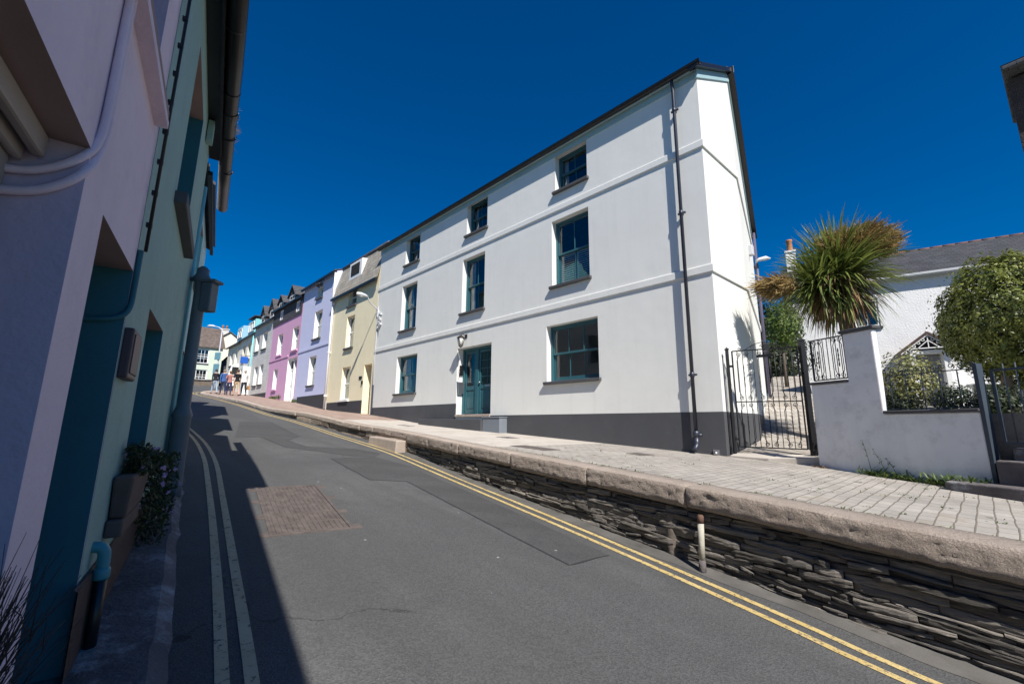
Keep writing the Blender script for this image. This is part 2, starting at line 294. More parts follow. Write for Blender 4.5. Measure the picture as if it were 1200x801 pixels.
# ---------------------------------------------------------------- mesh builder
class MB:
    def __init__(self, frame=WF): self.v = []; self.f = []; self.m = []; self.t = []; self.fr = frame; self.sm = []
    def add(self, vs, fs, mi=0, tone=None, smooth=False):
        o = len(self.v); self.v += [Vector(p) for p in vs]
        for f in fs: self.f.append([i+o for i in f]); self.m.append(mi); self.sm.append(smooth)
        self.t += [tone if tone is not None else .5]*len(vs)
        return self
    def box(self, x0, x1, y0, y1, z0, z1, mi=0, tone=None):
        if x0 > x1: x0, x1 = x1, x0
        if y0 > y1: y0, y1 = y1, y0
        if z0 > z1: z0, z1 = z1, z0
        vs = [(x, y, z) for z in (z0, z1) for y in (y0, y1) for x in (x0, x1)]
        return self.add(vs, [(0,2,3,1),(4,5,7,6),(0,1,5,4),(2,6,7,3),(0,4,6,2),(1,3,7,5)], mi, tone)
    def hexa(self, b, t, mi=0, tone=None):  # bottom 4 ccw, top 4 ccw
        return self.add(list(b)+list(t), [(3,2,1,0),(4,5,6,7),(0,1,5,4),(1,2,6,5),(2,3,7,6),(3,0,4,7)], mi, tone)
    def beam(self, p, q, w, h, up=(0,0,1), mi=0):
        p, q = Vector(p), Vector(q); d = (q-p).normalized(); up = Vector(up)
        a = d.cross(up); a = a.normalized() if a.length > 1e-4 else Vector((1,0,0)); b = a.cross(d)
        a *= w/2; b *= h/2
        return self.hexa([p-a-b, p+a-b, q+a-b, q-a-b], [p-a+b, p+a+b, q+a+b, q-a+b], mi)
    def tube(self, path, r, n=8, mi=0, closed=False, tone=None, cap=True):
        path = [Vector(p) for p in path]; N = len(path); rs = r if isinstance(r, (list, tuple)) else [r]*N
        vs = []; prev = None
        for i, p in enumerate(path):
            a = path[(i-1) % N] if (i or closed) else p; c = path[(i+1) % N] if (i < N-1 or closed) else p
            t = (c-a).normalized()
            if prev is None:
                x = t.cross(Vector((0,0,1)));
                if x.length < 1e-3: x = Vector((1,0,0))
            else: x = prev - t*prev.dot(t)
            x.normalize(); prev = x; y = t.cross(x)
            vs += [p + (x*math.cos(k*2*math.pi/n)+y*math.sin(k*2*math.pi/n))*rs[i] for k in range(n)]
        fs = []
        for i in range(N if closed else N-1):
            j = (i+1) % N
            fs += [(i*n+k, i*n+(k+1) % n, j*n+(k+1) % n, j*n+k) for k in range(n)]
        if cap and not closed: fs += [tuple(range(n-1,-1,-1)), tuple((N-1)*n+k for k in range(n))]
        return self.add(vs, fs, mi, tone, True)
    def lathe(self, c, prof, n=16, mi=0):
        c = Vector(c); vs = []
        for r, z in prof: vs += [c+Vector((r*math.cos(k*2*math.pi/n), r*math.sin(k*2*math.pi/n), z)) for k in range(n)]
        fs = []
        for i in range(len(prof)-1): fs += [(i*n+k, i*n+(k+1) % n, (i+1)*n+(k+1) % n, (i+1)*n+k) for k in range(n)]
        fs += [tuple(range(n-1,-1,-1)), tuple((len(prof)-1)*n+k for k in range(n))]
        return self.add(vs, fs, mi, None, True)
    def sweep(self, path, prof, mi=0, caps=True, smooth=False):
        # path: (x,y,z) open polyline in plan; prof: closed list of (offset to the right of travel, dz)
        P = [Vector(p) for p in path]; vs = []; n = len(prof)
        for i, p in enumerate(P):
            d0 = (P[i]-P[i-1]) if i else (P[1]-P[0]); d1 = (P[i+1]-P[i]) if i < len(P)-1 else d0
            d0 = Vector((d0.x, d0.y)).normalized(); d1 = Vector((d1.x, d1.y)).normalized()
            n0 = Vector((d0.y, -d0.x)); n1 = Vector((d1.y, -d1.x)); mm = (n0+n1).normalized(); k = 1/max(.3, mm.dot(n0))
            vs += [Vector((p.x+mm.x*o*k, p.y+mm.y*o*k, p.z+z)) for o, z in prof]
        fs = []
        for i in range(len(P)-1): fs += [(i*n+k, (i+1)*n+k, (i+1)*n+(k+1) % n, i*n+(k+1) % n) for k in range(n)]
        if caps: fs += [tuple(range(n)), tuple((len(P)-1)*n+k for k in range(n-1,-1,-1))]
        return self.add(vs, fs, mi, None, smooth)
    def poly(self, pts, mi=0):
        return self.add(pts, [tuple(range(len(pts)))], mi)
    def prism(self, pts, d, mi=0):   # planar polygon extruded by vector d
        d = Vector(d); n = len(pts); P = [Vector(p) for p in pts]
        return self.add(P+[p+d for p in P], [tuple(range(n-1,-1,-1)), tuple(range(n,2*n))]+[(i,(i+1) % n,n+(i+1) % n,n+i) for i in range(n)], mi)
    def build(self, name, mat, parent=None, bevel=0, kind=None, seg=2, label=None, recalc=True, tone=False):
        me = bpy.data.meshes.new(name)
        if parent is not None:
            T = parent.matrix_world.inverted() @ self.fr; vs = [T @ p for p in self.v]
        else: vs = self.v
        me.from_pydata([tuple(p) for p in vs], [], self.f)
        mats = mat if isinstance(mat, (list, tuple)) else [mat]
        for x in mats: me.materials.append(x)
        me.polygons.foreach_set('material_index', self.m); me.polygons.foreach_set('use_smooth', self.sm)
        if tone:
            a = me.attributes.new('tone', 'FLOAT', 'POINT'); a.data.foreach_set('value', self.t)
        me.update()
        if recalc:
            bm = bmesh.new(); bm.from_mesh(me); bmesh.ops.recalc_face_normals(bm, faces=bm.faces); bm.to_mesh(me); bm.free()
        uv = me.uv_layers.new(name='UVMap'); buf = [0]*(len(me.loops)*2)
        for p in me.polygons:
            nn = p.normal
            if abs(nn.z) > .98: t = Vector((1,0,0)); b = Vector((0,1,0))
            else:
                t = Vector((-nn.y, nn.x, 0)).normalized(); b = nn.cross(t)
            for li in p.loop_indices:
                c = me.vertices[me.loops[li].vertex_index].co; buf[2*li] = c.dot(t); buf[2*li+1] = c.dot(b)
        uv.data.foreach_set('uv', buf)
        o = bpy.data.objects.new(name, me); C.objects.link(o)
        if parent is not None: o.parent = parent
        else: o.matrix_world = self.fr
        if bevel:
            md = o.modifiers.new('edge', 'BEVEL'); md.width = bevel; md.segments = seg; md.limit_method = 'ANGLE'; md.angle_limit = R(40)
            md.harden_normals = False
        if kind: o['kind'] = kind
        if label: o['label'] = label
        # parent matrices must be current for sub-parts
        o.matrix_world = (parent.matrix_world.copy() if parent is not None else self.fr.copy())
        return o

def smooth(pts, k=2):
    P = [Vector(p) for p in pts]
    for _ in range(k):
        N = [P[0]]
        for a, b in zip(P, P[1:]): N += [a*.75+b*.25, a*.25+b*.75]
        P = N+[P[-1]]
    return P
def tag(o, label, cat, group=None, kind=None):
    o['label'] = label; o['category'] = cat
    if group: o['group'] = group
    if kind: o['kind'] = kind
    return o
def thing(name, label, cat, frame, loc, group=None):
    o = bpy.data.objects.new(name, None); C.objects.link(o)
    o.matrix_world = frame @ Matrix.Translation(Vector(loc)); o.empty_display_size = .2
    return tag(o, label, cat, group)
def copy_tree(o, parent=None):
    c = o.copy(); C.objects.link(c)
    if parent is not None: c.parent = parent
    for ch in o.children: copy_tree(ch, c)
    return c
#PART2
# ================================================================ world, sun, camera
SUN = (-V - 2.45*U + Vector((0,0,2.9))).normalized()
w = bpy.data.worlds.new('World'); S.world = w; w.use_nodes = True
nt = w.node_tree; bg = nt.nodes['Background']
sky = nd(nt, 'ShaderNodeTexSky'); sky.sky_type = 'NISHITA'; sky.sun_disc = False
sky.sun_elevation = math.asin(SUN.z); sky.sun_rotation = math.atan2(SUN.x, SUN.y)
sky.altitude = 300; sky.air_density = 1.0; sky.dust_density = 0.0; sky.ozone_density = 4.0
hs = nd(nt, 'ShaderNodeHueSaturation'); hs.inputs['Saturation'].default_value = 1.75; hs.inputs['Value'].default_value = 1.22; hs.inputs['Hue'].default_value = .508
nt.links.new(sky.outputs[0], hs.inputs['Color']); nt.links.new(hs.outputs[0], bg.inputs['Color'])
bg.inputs['Strength'].default_value = .055
ld = bpy.data.lights.new('sun', 'SUN'); ld.energy = 5; ld.angle = R(.5); ld.color = (1, .95, .87)
lo = bpy.data.objects.new('sun', ld); C.objects.link(lo); lo.rotation_euler = SUN.to_track_quat('Z', 'Y').to_euler(); lo.location = (0,0,40)

PITCH, ROLL, FPX = .18861, .008994, 515.28
c_, s_, cp, sp = math.cos(ROLL), math.sin(ROLL), math.cos(PITCH), math.sin(PITCH)
right = Vector((c_, -s_*sp, s_*cp)); up = Vector((-s_, -c_*sp, c_*cp)); fw = Vector((0, cp, sp))
cam = bpy.data.cameras.new('camera'); cam.lens = FPX*36/1200; cam.sensor_width = 36; cam.clip_start = .05; cam.clip_end = 3000
co = bpy.data.objects.new('camera', cam); C.objects.link(co)
co.matrix_world = Matrix(((right.x, up.x, -fw.x, 0), (right.y, up.y, -fw.y, 0), (right.z, up.z, -fw.z, 0), (0,0,0,1)))
S.camera = co
S.view_settings.view_transform = 'Standard'; S.view_settings.look = 'None'; S.view_settings.gamma = 1; S.view_settings.use_curve_mapping = False
S.view_settings.exposure = .53
S.cycles.max_bounces = 8; S.cycles.transparent_max_bounces = 12; S.cycles.use_denoising = True

# ================================================================ ground, road, markings
def sheet(frame, xs, ys, zf):
    m = MB(frame); n = len(ys)
    m.add([(x, y, zf(x, y)) for x in xs for y in ys], [(i*n+j, (i+1)*n+j, (i+1)*n+j+1, i*n+j+1) for i in range(len(xs)-1) for j in range(n-1)], 0, None, True)
    return m
def fr(a, b, n): return [a+(b-a)*i/n for i in range(n+1)]
sheet(RF, [-600,-300,-150,-75]+fr(-70, 14, 84)+[40,150,500], [-600,-200,-60,-20,-10,0,10,20,60,200,600], lambda x, y: Rz(min(max(-x,-14),75)) - .45 - (0 if -75 < x < 14 else 1)).build('ground', M['grassland'], kind='structure')
sheet(RF, fr(-72, 13, 340), fr(-13, 6, 19)+[7,8,9,12,16,20], lambda x, y: Rz(-x)).build('road', M['asphalt'], kind='structure')
def strip(name, pts, wd, mat, frame=WF, dz=.004, sub=.25):
    P = [Vector(p).to_3d() for p in pts]; Q = []
    # smooth the polyline
    for _ in range(2):
        N = [P[0]]
        for a, b in zip(P, P[1:]): N += [a*.75+b*.25, a*.25+b*.75]
        P = N+[P[-1]]
    for a, b in zip(P, P[1:]):
        n = max(1, int((b-a).length/sub)); Q += [a.lerp(b, k/n) for k in range(n)]
    Q.append(P[-1]); m = MB(); vs = []
    for i, p in enumerate(Q):
        t = (Q[min(i+1, len(Q)-1)]-Q[max(i-1, 0)]).normalized(); n = Vector((t.y, -t.x, 0))*wd/2
        for q in (p-n, p+n): vs.append((q.x, q.y, roadz(q)+dz))
    m.add(vs, [(2*i, 2*i+1, 2*i+3, 2*i+2) for i in range(len(Q)-1)])
    return m.build(name, mat, kind='structure')
def SV(s, v): return U*s+V*v
strip('road_marking', [SV(s, v) for s, v in ((-4,3.42),(-1.5,3.56),(.39,3.78),(1.34,4.05),(3.24,4.42),(7.82,5.09),(11,5.5),(15.5,5.72),(20,5.72),(24,5.66),(30,5.46),(36,5.22),(39,5.4),(41.5,6.2))], .062, M['yellow'])
strip('road_marking', [SV(s, v) for s, v in ((-4,3.27),(-1.5,3.41),(.56,3.66),(1.29,3.87),(3.09,4.23),(7.35,4.84),(11,5.32),(15.5,5.54),(20,5.55),(24,5.49),(30,5.29),(36,5.05),(39,5.2),(41.5,6.0))], .062, M['yellow'])
strip('road_marking', [LP(l, d) for l, d in ((-3,.2),(0,.2),(2.8,.18),(4.15,.15),(6.11,.09),(8.02,.01),(9.82,-.07),(12.4,-.27),(14.6,-.55),(18,-1.1))], .065, M['paleline'])
strip('road_marking', [LP(l, d) for l, d in ((-3,.33),(0,.32),(2.76,.31),(4.89,.25),(6.91,.19),(9.48,.11),(12.6,-.13),(15.2,-.5),(18,-1.0))], .065, M['paleline'])
m = MB(RF); ss = fr(-6, 9.4, 150); vs = []
for s in ss:
    wd = .15+.05*noise.noise(Vector((s*1.3,0,0)))+.02*noise.noise(Vector((s*6,1,0)))
    vs += [(-s, Kv(s)-wd, Rz(s)+.0028), (-s, Kv(s)-wd*.4, Rz(s)+.008), (-s, Kv(s)+.05, Rz(s)+.03)]
m.add(vs, [(3*i+k, 3*i+3+k, 3*i+4+k, 3*i+1+k) for i in range(150) for k in (0,1)], 0, None, True); m.build('gutter_dirt', M['dusty'], kind='structure')
def patch(pts, mat, dz):
    bm = bmesh.new(); f = bm.faces.new([bm.verts.new((x, y, 0)) for x, y in pts])
    bmesh.ops.triangulate(bm, faces=[f])
    for _ in range(4): bmesh.ops.subdivide_edges(bm, edges=[e for e in bm.edges if e.calc_length() > .3], cuts=1)
    bmesh.ops.triangulate(bm, faces=bm.faces)
    for v in bm.verts: v.co.z = roadz(v.co)+dz
    me = bpy.data.meshes.new('road_patch'); bm.to_mesh(me); bm.free(); me.materials.append(mat)
    o = bpy.data.objects.new('road_patch', me); C.objects.link(o); o['kind'] = 'structure'
patch([(0.99,4.73),(0.55,4.38),(-1.7,7.52),(-2.28,7.43),(-3.24,8.62),(-3.6,9.09),(-2.9,9.72),(-1.99,8.93),(0.02,6.19)], M['patchasphalt'], .0022)
patch([(-9.22,15.19),(-8.61,15.94),(-5.99,12.73),(-5.74,11.57),(-4.82,10.65),(-3.7,10.73),(-2.95,10.25),(-2.92,9.78),(-3.31,9.62),(-4.55,10.06),(-5.12,10.27),(-6.63,11.94),(-7.11,11.58)], M['patchasphalt'], .0022)

for P_ in ([(-2.28,7.43),(-1.7,7.52),(0.55,4.38),(0.99,4.73)], [(-2.9,9.72),(-3.6,9.09),(-3.24,8.62),(-2.28,7.43)], [(-7.11,11.58),(-6.63,11.94),(-5.12,10.27),(-4.55,10.06),(-3.31,9.62)], [(-8.61,15.94),(-5.99,12.73),(-5.74,11.57),(-4.82,10.65),(-3.7,10.73),(-2.95,10.25)]):
    vs = []; m = MB()
    Q = [Vector((*a, 0)).lerp(Vector((*b, 0)), k/12) for a, b in zip(P_, P_[1:]) for k in range(12)]+[Vector((*P_[-1], 0))]
    for i, p in enumerate(Q):
        t = (Q[min(i+1,len(Q)-1)]-Q[max(i-1,0)]).normalized(); n = Vector((t.y,-t.x,0))*(.011+.006*noise.noise(p*5)); p = p+n.normalized()*.012*noise.noise(p*3)
        for q in (p-n, p+n): vs.append((q.x, q.y, roadz(q)+.0032))
    m.add(vs, [(2*i,2*i+1,2*i+3,2*i+2) for i in range(len(Q)-1)]); m.build('road_seam', M['tar'], kind='structure')
# manhole grate set in the road (ribbed iron panels in a frame with lugs)
gr = thing('manhole_cover', 'rusty ribbed iron manhole cover in three panels set in the road', 'manhole cover', LF, (.96, 6.15, lz(6.15, .96)))
def gz(d, l, h): return (d, l, lz(l, d)+h)
m = MB(LF)
for a, b, c2, d2 in ((.57,.60,5.05,7.24),(1.33,1.36,5.05,7.24),(.60,1.33,5.05,5.08),(.60,1.33,7.21,7.24)):
    m.hexa([gz(a,c2,-.05),gz(b,c2,-.05),gz(b,d2,-.05),gz(a,d2,-.05)], [gz(a,c2,.010),gz(b,c2,.010),gz(b,d2,.010),gz(a,d2,.010)])
for l in (5.12, 5.75, 6.45, 7.1):
    for a, b in ((.48,.57),(1.36,1.45)):
        m.hexa([gz(a,l-.06,-.05),gz(b,l-.09,-.05),gz(b,l+.09,-.05),gz(a,l+.06,-.05)], [gz(a,l-.06,.006),gz(b,l-.09,.006),gz(b,l+.09,.006),gz(a,l+.06,.006)])
m.build('frame', M['castiron'], gr)
for k in range(3):
    l0 = 5.085+k*.71; l1 = l0+.70; m = MB(LF)
    m.hexa([gz(.605,l0,-.05),gz(1.325,l0,-.05),gz(1.325,l1,-.05),gz(.605,l1,-.05)], [gz(.605,l0,.004),gz(1.325,l0,.004),gz(1.325,l1,.004),gz(.605,l1,.004)])
    for i in range(13):
        d = .63+i*.0535
        for a, b in ((.03,.33),(.37,.67)):
            la, lb = l0+a+(.02 if i % 2 else 0), l0+b
            m.hexa([gz(d,la,.0),gz(d+.036,la,.0),gz(d+.036,lb,.0),gz(d,lb,.0)], [gz(d+.004,la,.011),gz(d+.032,la,.011),gz(d+.032,lb,.011),gz(d+.004,lb,.011)])
    m.build('panel', M['castiron'], gr)

# left footway strip (patched concrete with a broken edge)
m = MB(LF); ls = fr(-4, 11, 75); vs = []
for i, l in enumerate(ls):
    e = ipol([-4,2.5,3.5,4.6,5.9,7.2,11], [.02,.0,-.03,-.09,-.16,-.21,-.4])(l) + .035*noise.noise(Vector((l*2.3,0,3)))+.02*noise.noise(Vector((l*7,0,9)))
    for k in range(6):
        d = -.62+(e+.62)*k/5; vs.append((d, l, lz(l, d)+(.05+.012*noise.noise(Vector((l*3,d*4,1))) if k < 5 else -.02)))
m.add(vs, [(i*6+k, i*6+k+1, (i+1)*6+k+1, (i+1)*6+k) for i in range(len(ls)-1) for k in range(5)], 0, None, False)
m.build('footway', M['concrete'], kind='structure')

# raised pavement on the sunny side
m = MB(RF); ss = fr(-9, 43, 208); vs = []; nv = 14
for s in ss:
    a = Kv(s)+.30; b = 12.5 if s < 2.6 else FV+.25
    for k in range(nv+1): vs.append((-s, a+(b-a)*k/nv, Zp(s)))
for i in range(len(ss)-1):
    mi = 0 if ss[i] < 6.0 else (1 if ss[i] < 15 else 2)
    m.add([], [])
    for k in range(nv): m.f.append([i*(nv+1)+k, (i+1)*(nv+1)+k, (i+1)*(nv+1)+k+1, i*(nv+1)+k+1]); m.m.append(mi); m.sm.append(False)
m.v = [Vector(p) for p in vs]; m.t = [.5]*len(vs)
m.build('pavement', [M['paver'], M['concslab'], M['pinkpaver']], kind='structure')

# ================================================================ slate retaining wall with granite coping
wall = thing('retaining_wall', 'dark slate rubble retaining wall with granite coping along the road', 'retaining wall', RF, (-3, Kv(3), Rz(3)))
def edge(s, off, z): return Vector((-s, Kv(s)+off, z))
def coping(s0, s1, depth, h, over, mat, seed, rough=.03, name='coping_stone'):
    n = max(8, int((s1-s0)/.030)); m = MB(RF); rows = []
    top = 12
    for i in range(n+1):
        s = s0+.006+(s1-s0-.012)*i/n; z = Zp(s); e = min(i, n-i)
        rd = .012*max(0, 1-e/1.2)
        r = []
        prof = [(depth, -h), (depth, .004-rd), (.07, .006-rd), (.0, .004-rd*1.2)]
        nf = 9
        for k in range(nf+1):
            t = k/nf; prof.append((-over+.05*max(0, (t-.8))*2 + (.010 if k == 0 else 0), -.006-(h-.014)*t))
        for j, (o, dz) in enumerate(prof):
            p = edge(s, o, z+dz)
            if j >= 4:
                q = Vector((s*9+seed*5, dz*11, seed)); a = noise.fractal(q*2.2, .7, 2.1, 5)*rough*.36 + noise.noise(Vector((s*1.6, dz*2, seed+4)))*rough*.3
                p.y += a+rd; p.z += noise.noise(q*1.7)*rough*.25 if j > 4 else noise.noise(Vector((s*5,0,seed)))*.006
            elif j == 3: p.y += noise.noise(Vector((s*6,1,seed)))*.008; 
            r.append(p)
        rows.append(r)
    k = len(rows[0])
    for sl in (list(range(0, 5)), list(range(4, k))+[0]):
        q = len(sl); m.add([r[j] for r in rows for j in sl], [(i*q+j, i*q+j+1, (i+1)*q+j+1, (i+1)*q+j) for i in range(n) for j in range(q-1)], 0, None, True)
    for r in (rows[0], rows[-1]): m.add(r, [tuple(range(k))])
    o = m.build(name, mat, wall)
    return o
J = [-7,-4.9,-2.9,-.55,2.13,3.5,5.1,6.75,8.1,9.42]
for i, (a, b) in enumerate(zip(J, J[1:])): coping(a, b, .33, .205+.012*(i % 3), .035+.01*(i % 2), M['granite'], i, .026)
# slate courses
def courses(name, s0, s1, ztop, zbot, th, ln, mat, seed, prot=.03, dip=.0):
    rnd = random.Random(seed); m = MB(RF); d = 0
    maxd = max(ztop(s)-zbot(s) for s in fr(s0, s1, 40))+.05
    while d < maxd:
        t = rnd.uniform(*th); s = s0-rnd.uniform(0, ln[1]*.5)
        while s < s1:
            L = rnd.uniform(*ln)*(1.3 if t > .06 else 1); a, b = max(s, s0), min(s+L, s1); s += L
            if b-a < .05: continue
            mid = (a+b)/2
            za = ztop(mid)-d
            if za < zbot(mid)-.12: continue
            nx = max(3, int((b-a)/.045)); nz = 5; out = rnd.uniform(-.3, 1)*prot; tone = rnd.random(); gap = rnd.uniform(.001, .006)
            vs = []; tilt = rnd.uniform(-.028, .028); taper = rnd.uniform(-.35, .35)
            for i in range(nx+1):
                for k in range(nz+1):
                    u, q = i/nx, k/nz
                    sx = a+gap+(b-a-2*gap)*u; z = ztop(sx)-d-t*.02-(t*.97)*q*(1+taper*(u-.5)) + .013*noise.noise(Vector((sx*1.0, d*1.2, seed))) + .004*noise.noise(Vector((sx*4.5, d*5, seed+3))) + tilt*(u-.5)
                    ed = max(0, 1-min(i, nx-i)/.9)*.012+max(0, 1-min(k, nz-k)/.9)*.006
                    y = .03-out+ed+noise.fractal(Vector((sx*6, z*34, seed+d)), .8, 2, 4)*.009
                    p = edge(sx, y, z); p.z += .006*noise.noise(Vector((sx*14, d*9, k))); vs.append(p)
            n0 = len(vs)
            for i in range(nx+1):
                for k in (0, nz):
                    p = vs[i*(nz+1)+k].copy(); p.y = Kv(a+(b-a)*i/nx)+.16; vs.append(p)
            F = [(i*(nz+1)+k, i*(nz+1)+k+1, (i+1)*(nz+1)+k+1, (i+1)*(nz+1)+k) for i in range(nx) for k in range(nz)]
            for i in range(nx):
                F.append((i*(nz+1), (i+1)*(nz+1), n0+2*(i+1), n0+2*i)); F.append((i*(nz+1)+nz, n0+2*i+1, n0+2*i+3, (i+1)*(nz+1)+nz))
            F.append(tuple([k for k in range(nz+1)]+[n0+1, n0])); e = nx*(nz+1)
            F.append(tuple([e+k for k in range(nz, -1, -1)]+[n0+2*nx, n0+2*nx+1]))
            m.add(vs, F, 0, tone, False)
        d += t
    return m.build(name, mat, wall, tone=True)
courses('slate_face', -7, 9.42, lambda s: Zp(s)-.205, lambda s: Rz(s), (.012, .066), (.07, .70), M['slatewall'], 3, .032)
courses('rubble_face', 9.42, 41.5, lambda s: Zp(s)-.16, lambda s: Rz(s), (.12, .2), (.5, 1.5), M['rubble'], 5, .05)
m = MB(RF); ss = fr(-7, 42.6, 200); vs = []
for s in ss: vs += [edge(s, .055, Zp(s)-.03), edge(s, .055, Rz(s)-.2), edge(s, .4, Rz(s)-.2), edge(s, .4, Zp(s)-.03)]
m.add(vs, [(i*4+k, i*4+(k+1) % 4, i*4+4+(k+1) % 4, i*4+4+k) for i in range(len(ss)-1) for k in range(4)]+[(0,1,2,3)])
m.build('core', M['mortar'], wall)
s = 9.42; i = 0; rnd = random.Random(4)
while s < 42.3:
    L = rnd.uniform(.9, 1.9); e = min(s+L, 42.5); coping(s, e, .30, .17, .03+rnd.uniform(-.015,.02), M['rubble'] if 0 else M['granite'], 20+i, .03); s = e; i += 1
M['rubble2'] = stone('cement', (.13,.11,.09), (.21,.18,.15), 5, 20, .9, .02)
# cement patch beside the pole
m = MB(RF); vs = []
for i in range(7):
    t = i/6; z = Zp(2.33)-.23-t*.56
    for k in range(4):
        sx = 2.46-.20*k/3+.03*noise.noise(Vector((t*4, k, 2)))+(.04*t if k == 3 else 0)*0
        vs.append(edge(sx, .012+.010*noise.noise(Vector((t*5,k*2,7)))+(.05 if k in (0,3) else 0), z))
m.add(vs, [(i*4+k, i*4+k+1, i*4+5+k, i*4+4+k) for i in range(6) for k in range(3)], 0, None, True)
m.build('cement_patch', M['rubble2'], wall)
# step block in the road
st = MB(RF); a, b = 9.50, 11.45
bz = [(Rz(a)-.1), (Rz(b)-.1)]; tz = Zp(10.4)-.20
st.hexa([(-b, Kv(b)-.30, bz[1]), (-a, Kv(a)-.28, bz[0]), (-a, Kv(a)+.02, bz[0]), (-b, Kv(b)+.02, bz[1])], [(-b, Kv(b)-.27, tz+.03), (-a, Kv(a)-.26, tz-.03), (-a, Kv(a)+.02, tz-.03), (-b, Kv(b)+.02, tz+.03)])
o = st.build('stone_step', M['granite'], None, bevel=.03, seg=3); tag(o, 'worn granite step block built against the kerb wall', 'step')
# short painted pole
m = MB(RF); s = 1.98; z0, z1 = Rz(s), Zp(s)-.235
p0 = edge(s, -.075, z0); p1 = edge(s, -.045, z1)
pl = thing('pipe_stub', 'weathered pale pipe with a rusty top standing against the slate wall', 'pipe', RF, p0)
m.tube([p0.lerp(p1, t) for t in (.2,.5,.86)], [.029,.028,.029], 12); m.build('shaft', paint('flaking_pale_paint', (.42,.40,.34), var=.2, vscale=9, bscale=60, bstr=.5, dirt=(.2,.19,.16), dirt_amt=.6), pl)
m = MB(RF); m.tube([p0, p0.lerp(p1,.1), p0.lerp(p1, .21)], [.034,.033,.030], 12); m.build('socket', M['concrete'], pl)
m = MB(RF); m.tube([p0.lerp(p1,.85), p0.lerp(p1,.97), p1], [.031,.031,.020], 12); m.build('cap', paint('rust', (.13,.075,.055), var=.3, vscale=12), pl)

# ================================================================ facade helpers
def PR(y0): return lambda a, z, d: (a, y0+d, z)         # sunlit terrace: a = -s
def PL(x0): return lambda a, z, d: (x0-d, a, z)         # shaded terrace: a = l
def facade(mb, P, a0, a1, z0, z1, holes, mi=0, rmi=1):
    xs = sorted({a0, a1, *[h[0] for h in holes], *[h[1] for h in holes]}); zs = sorted({z0, z1, *[h[2] for h in holes], *[h[3] for h in holes]})
    for i in range(len(xs)-1):
        for j in range(len(zs)-1):
            cx, cz = (xs[i]+xs[i+1])/2, (zs[j]+zs[j+1])/2
            if any(h[0] < cx < h[1] and h[2] < cz < h[3] for h in holes): continue
            mb.add([P(xs[i], zs[j], 0), P(xs[i+1], zs[j], 0), P(xs[i+1], zs[j+1], 0), P(xs[i], zs[j+1], 0)], [(0,1,2,3)], mi)
    for h in holes:
        A, B, z_, Z, d = h[:5]; mm = h[5] if len(h) > 5 else (rmi,)*4     # left, right, top, bottom materials
        mb.add([P(A,z_,0), P(A,Z,0), P(A,Z,d), P(A,z_,d)], [(0,1,2,3)], mm[0])
        mb.add([P(B,z_,0), P(B,Z,0), P(B,Z,d), P(B,z_,d)], [(0,1,2,3)], mm[1])
        mb.add([P(A,Z,0), P(B,Z,0), P(B,Z,d), P(A,Z,d)], [(0,1,2,3)], mm[2])
        mb.add([P(A,z_,0), P(B,z_,0), P(B,z_,d), P(A,z_,d)], [(0,1,2,3)], mm[3])
def pbox(mb, P, a0, a1, z0, z1, d0, d1, mi=0):
    mb.hexa([P(a0,z0,d0), P(a1,z0,d0), P(a1,z0,d1), P(a0,z0,d1)], [P(a0,z1,d0), P(a1,z1,d0), P(a1,z1,d1), P(a0,z1,d1)], mi)
def bars(mb, P, a0, a1, z0, z1, d0, d1, wl, wt, wb, nv=0, nh=0, bw=.025, wr=None):
    wr = wr or wl
    pbox(mb, P, a0, a0+wl, z0, z1, d0, d1); pbox(mb, P, a1-wr, a1, z0, z1, d0, d1)
    pbox(mb, P, a0+wl, a1-wr, z1-wt, z1, d0, d1); pbox(mb, P, a0+wl, a1-wr, z0, z0+wb, d0, d1)
    ia, ib, za, zb = a0+wl, a1-wr, z0+wb, z1-wt
    for k in range(1, nv+1):
        c = ia+(ib-ia)*k/(nv+1); pbox(mb, P, c-bw/2, c+bw/2, za, zb, d0+.006, d1-.006)
    for k in range(1, nh+1):
        c = za+(zb-za)*k/(nh+1); pbox(mb, P, ia, ib, c-bw/2, c+bw/2, d0+.009, d1-.009)
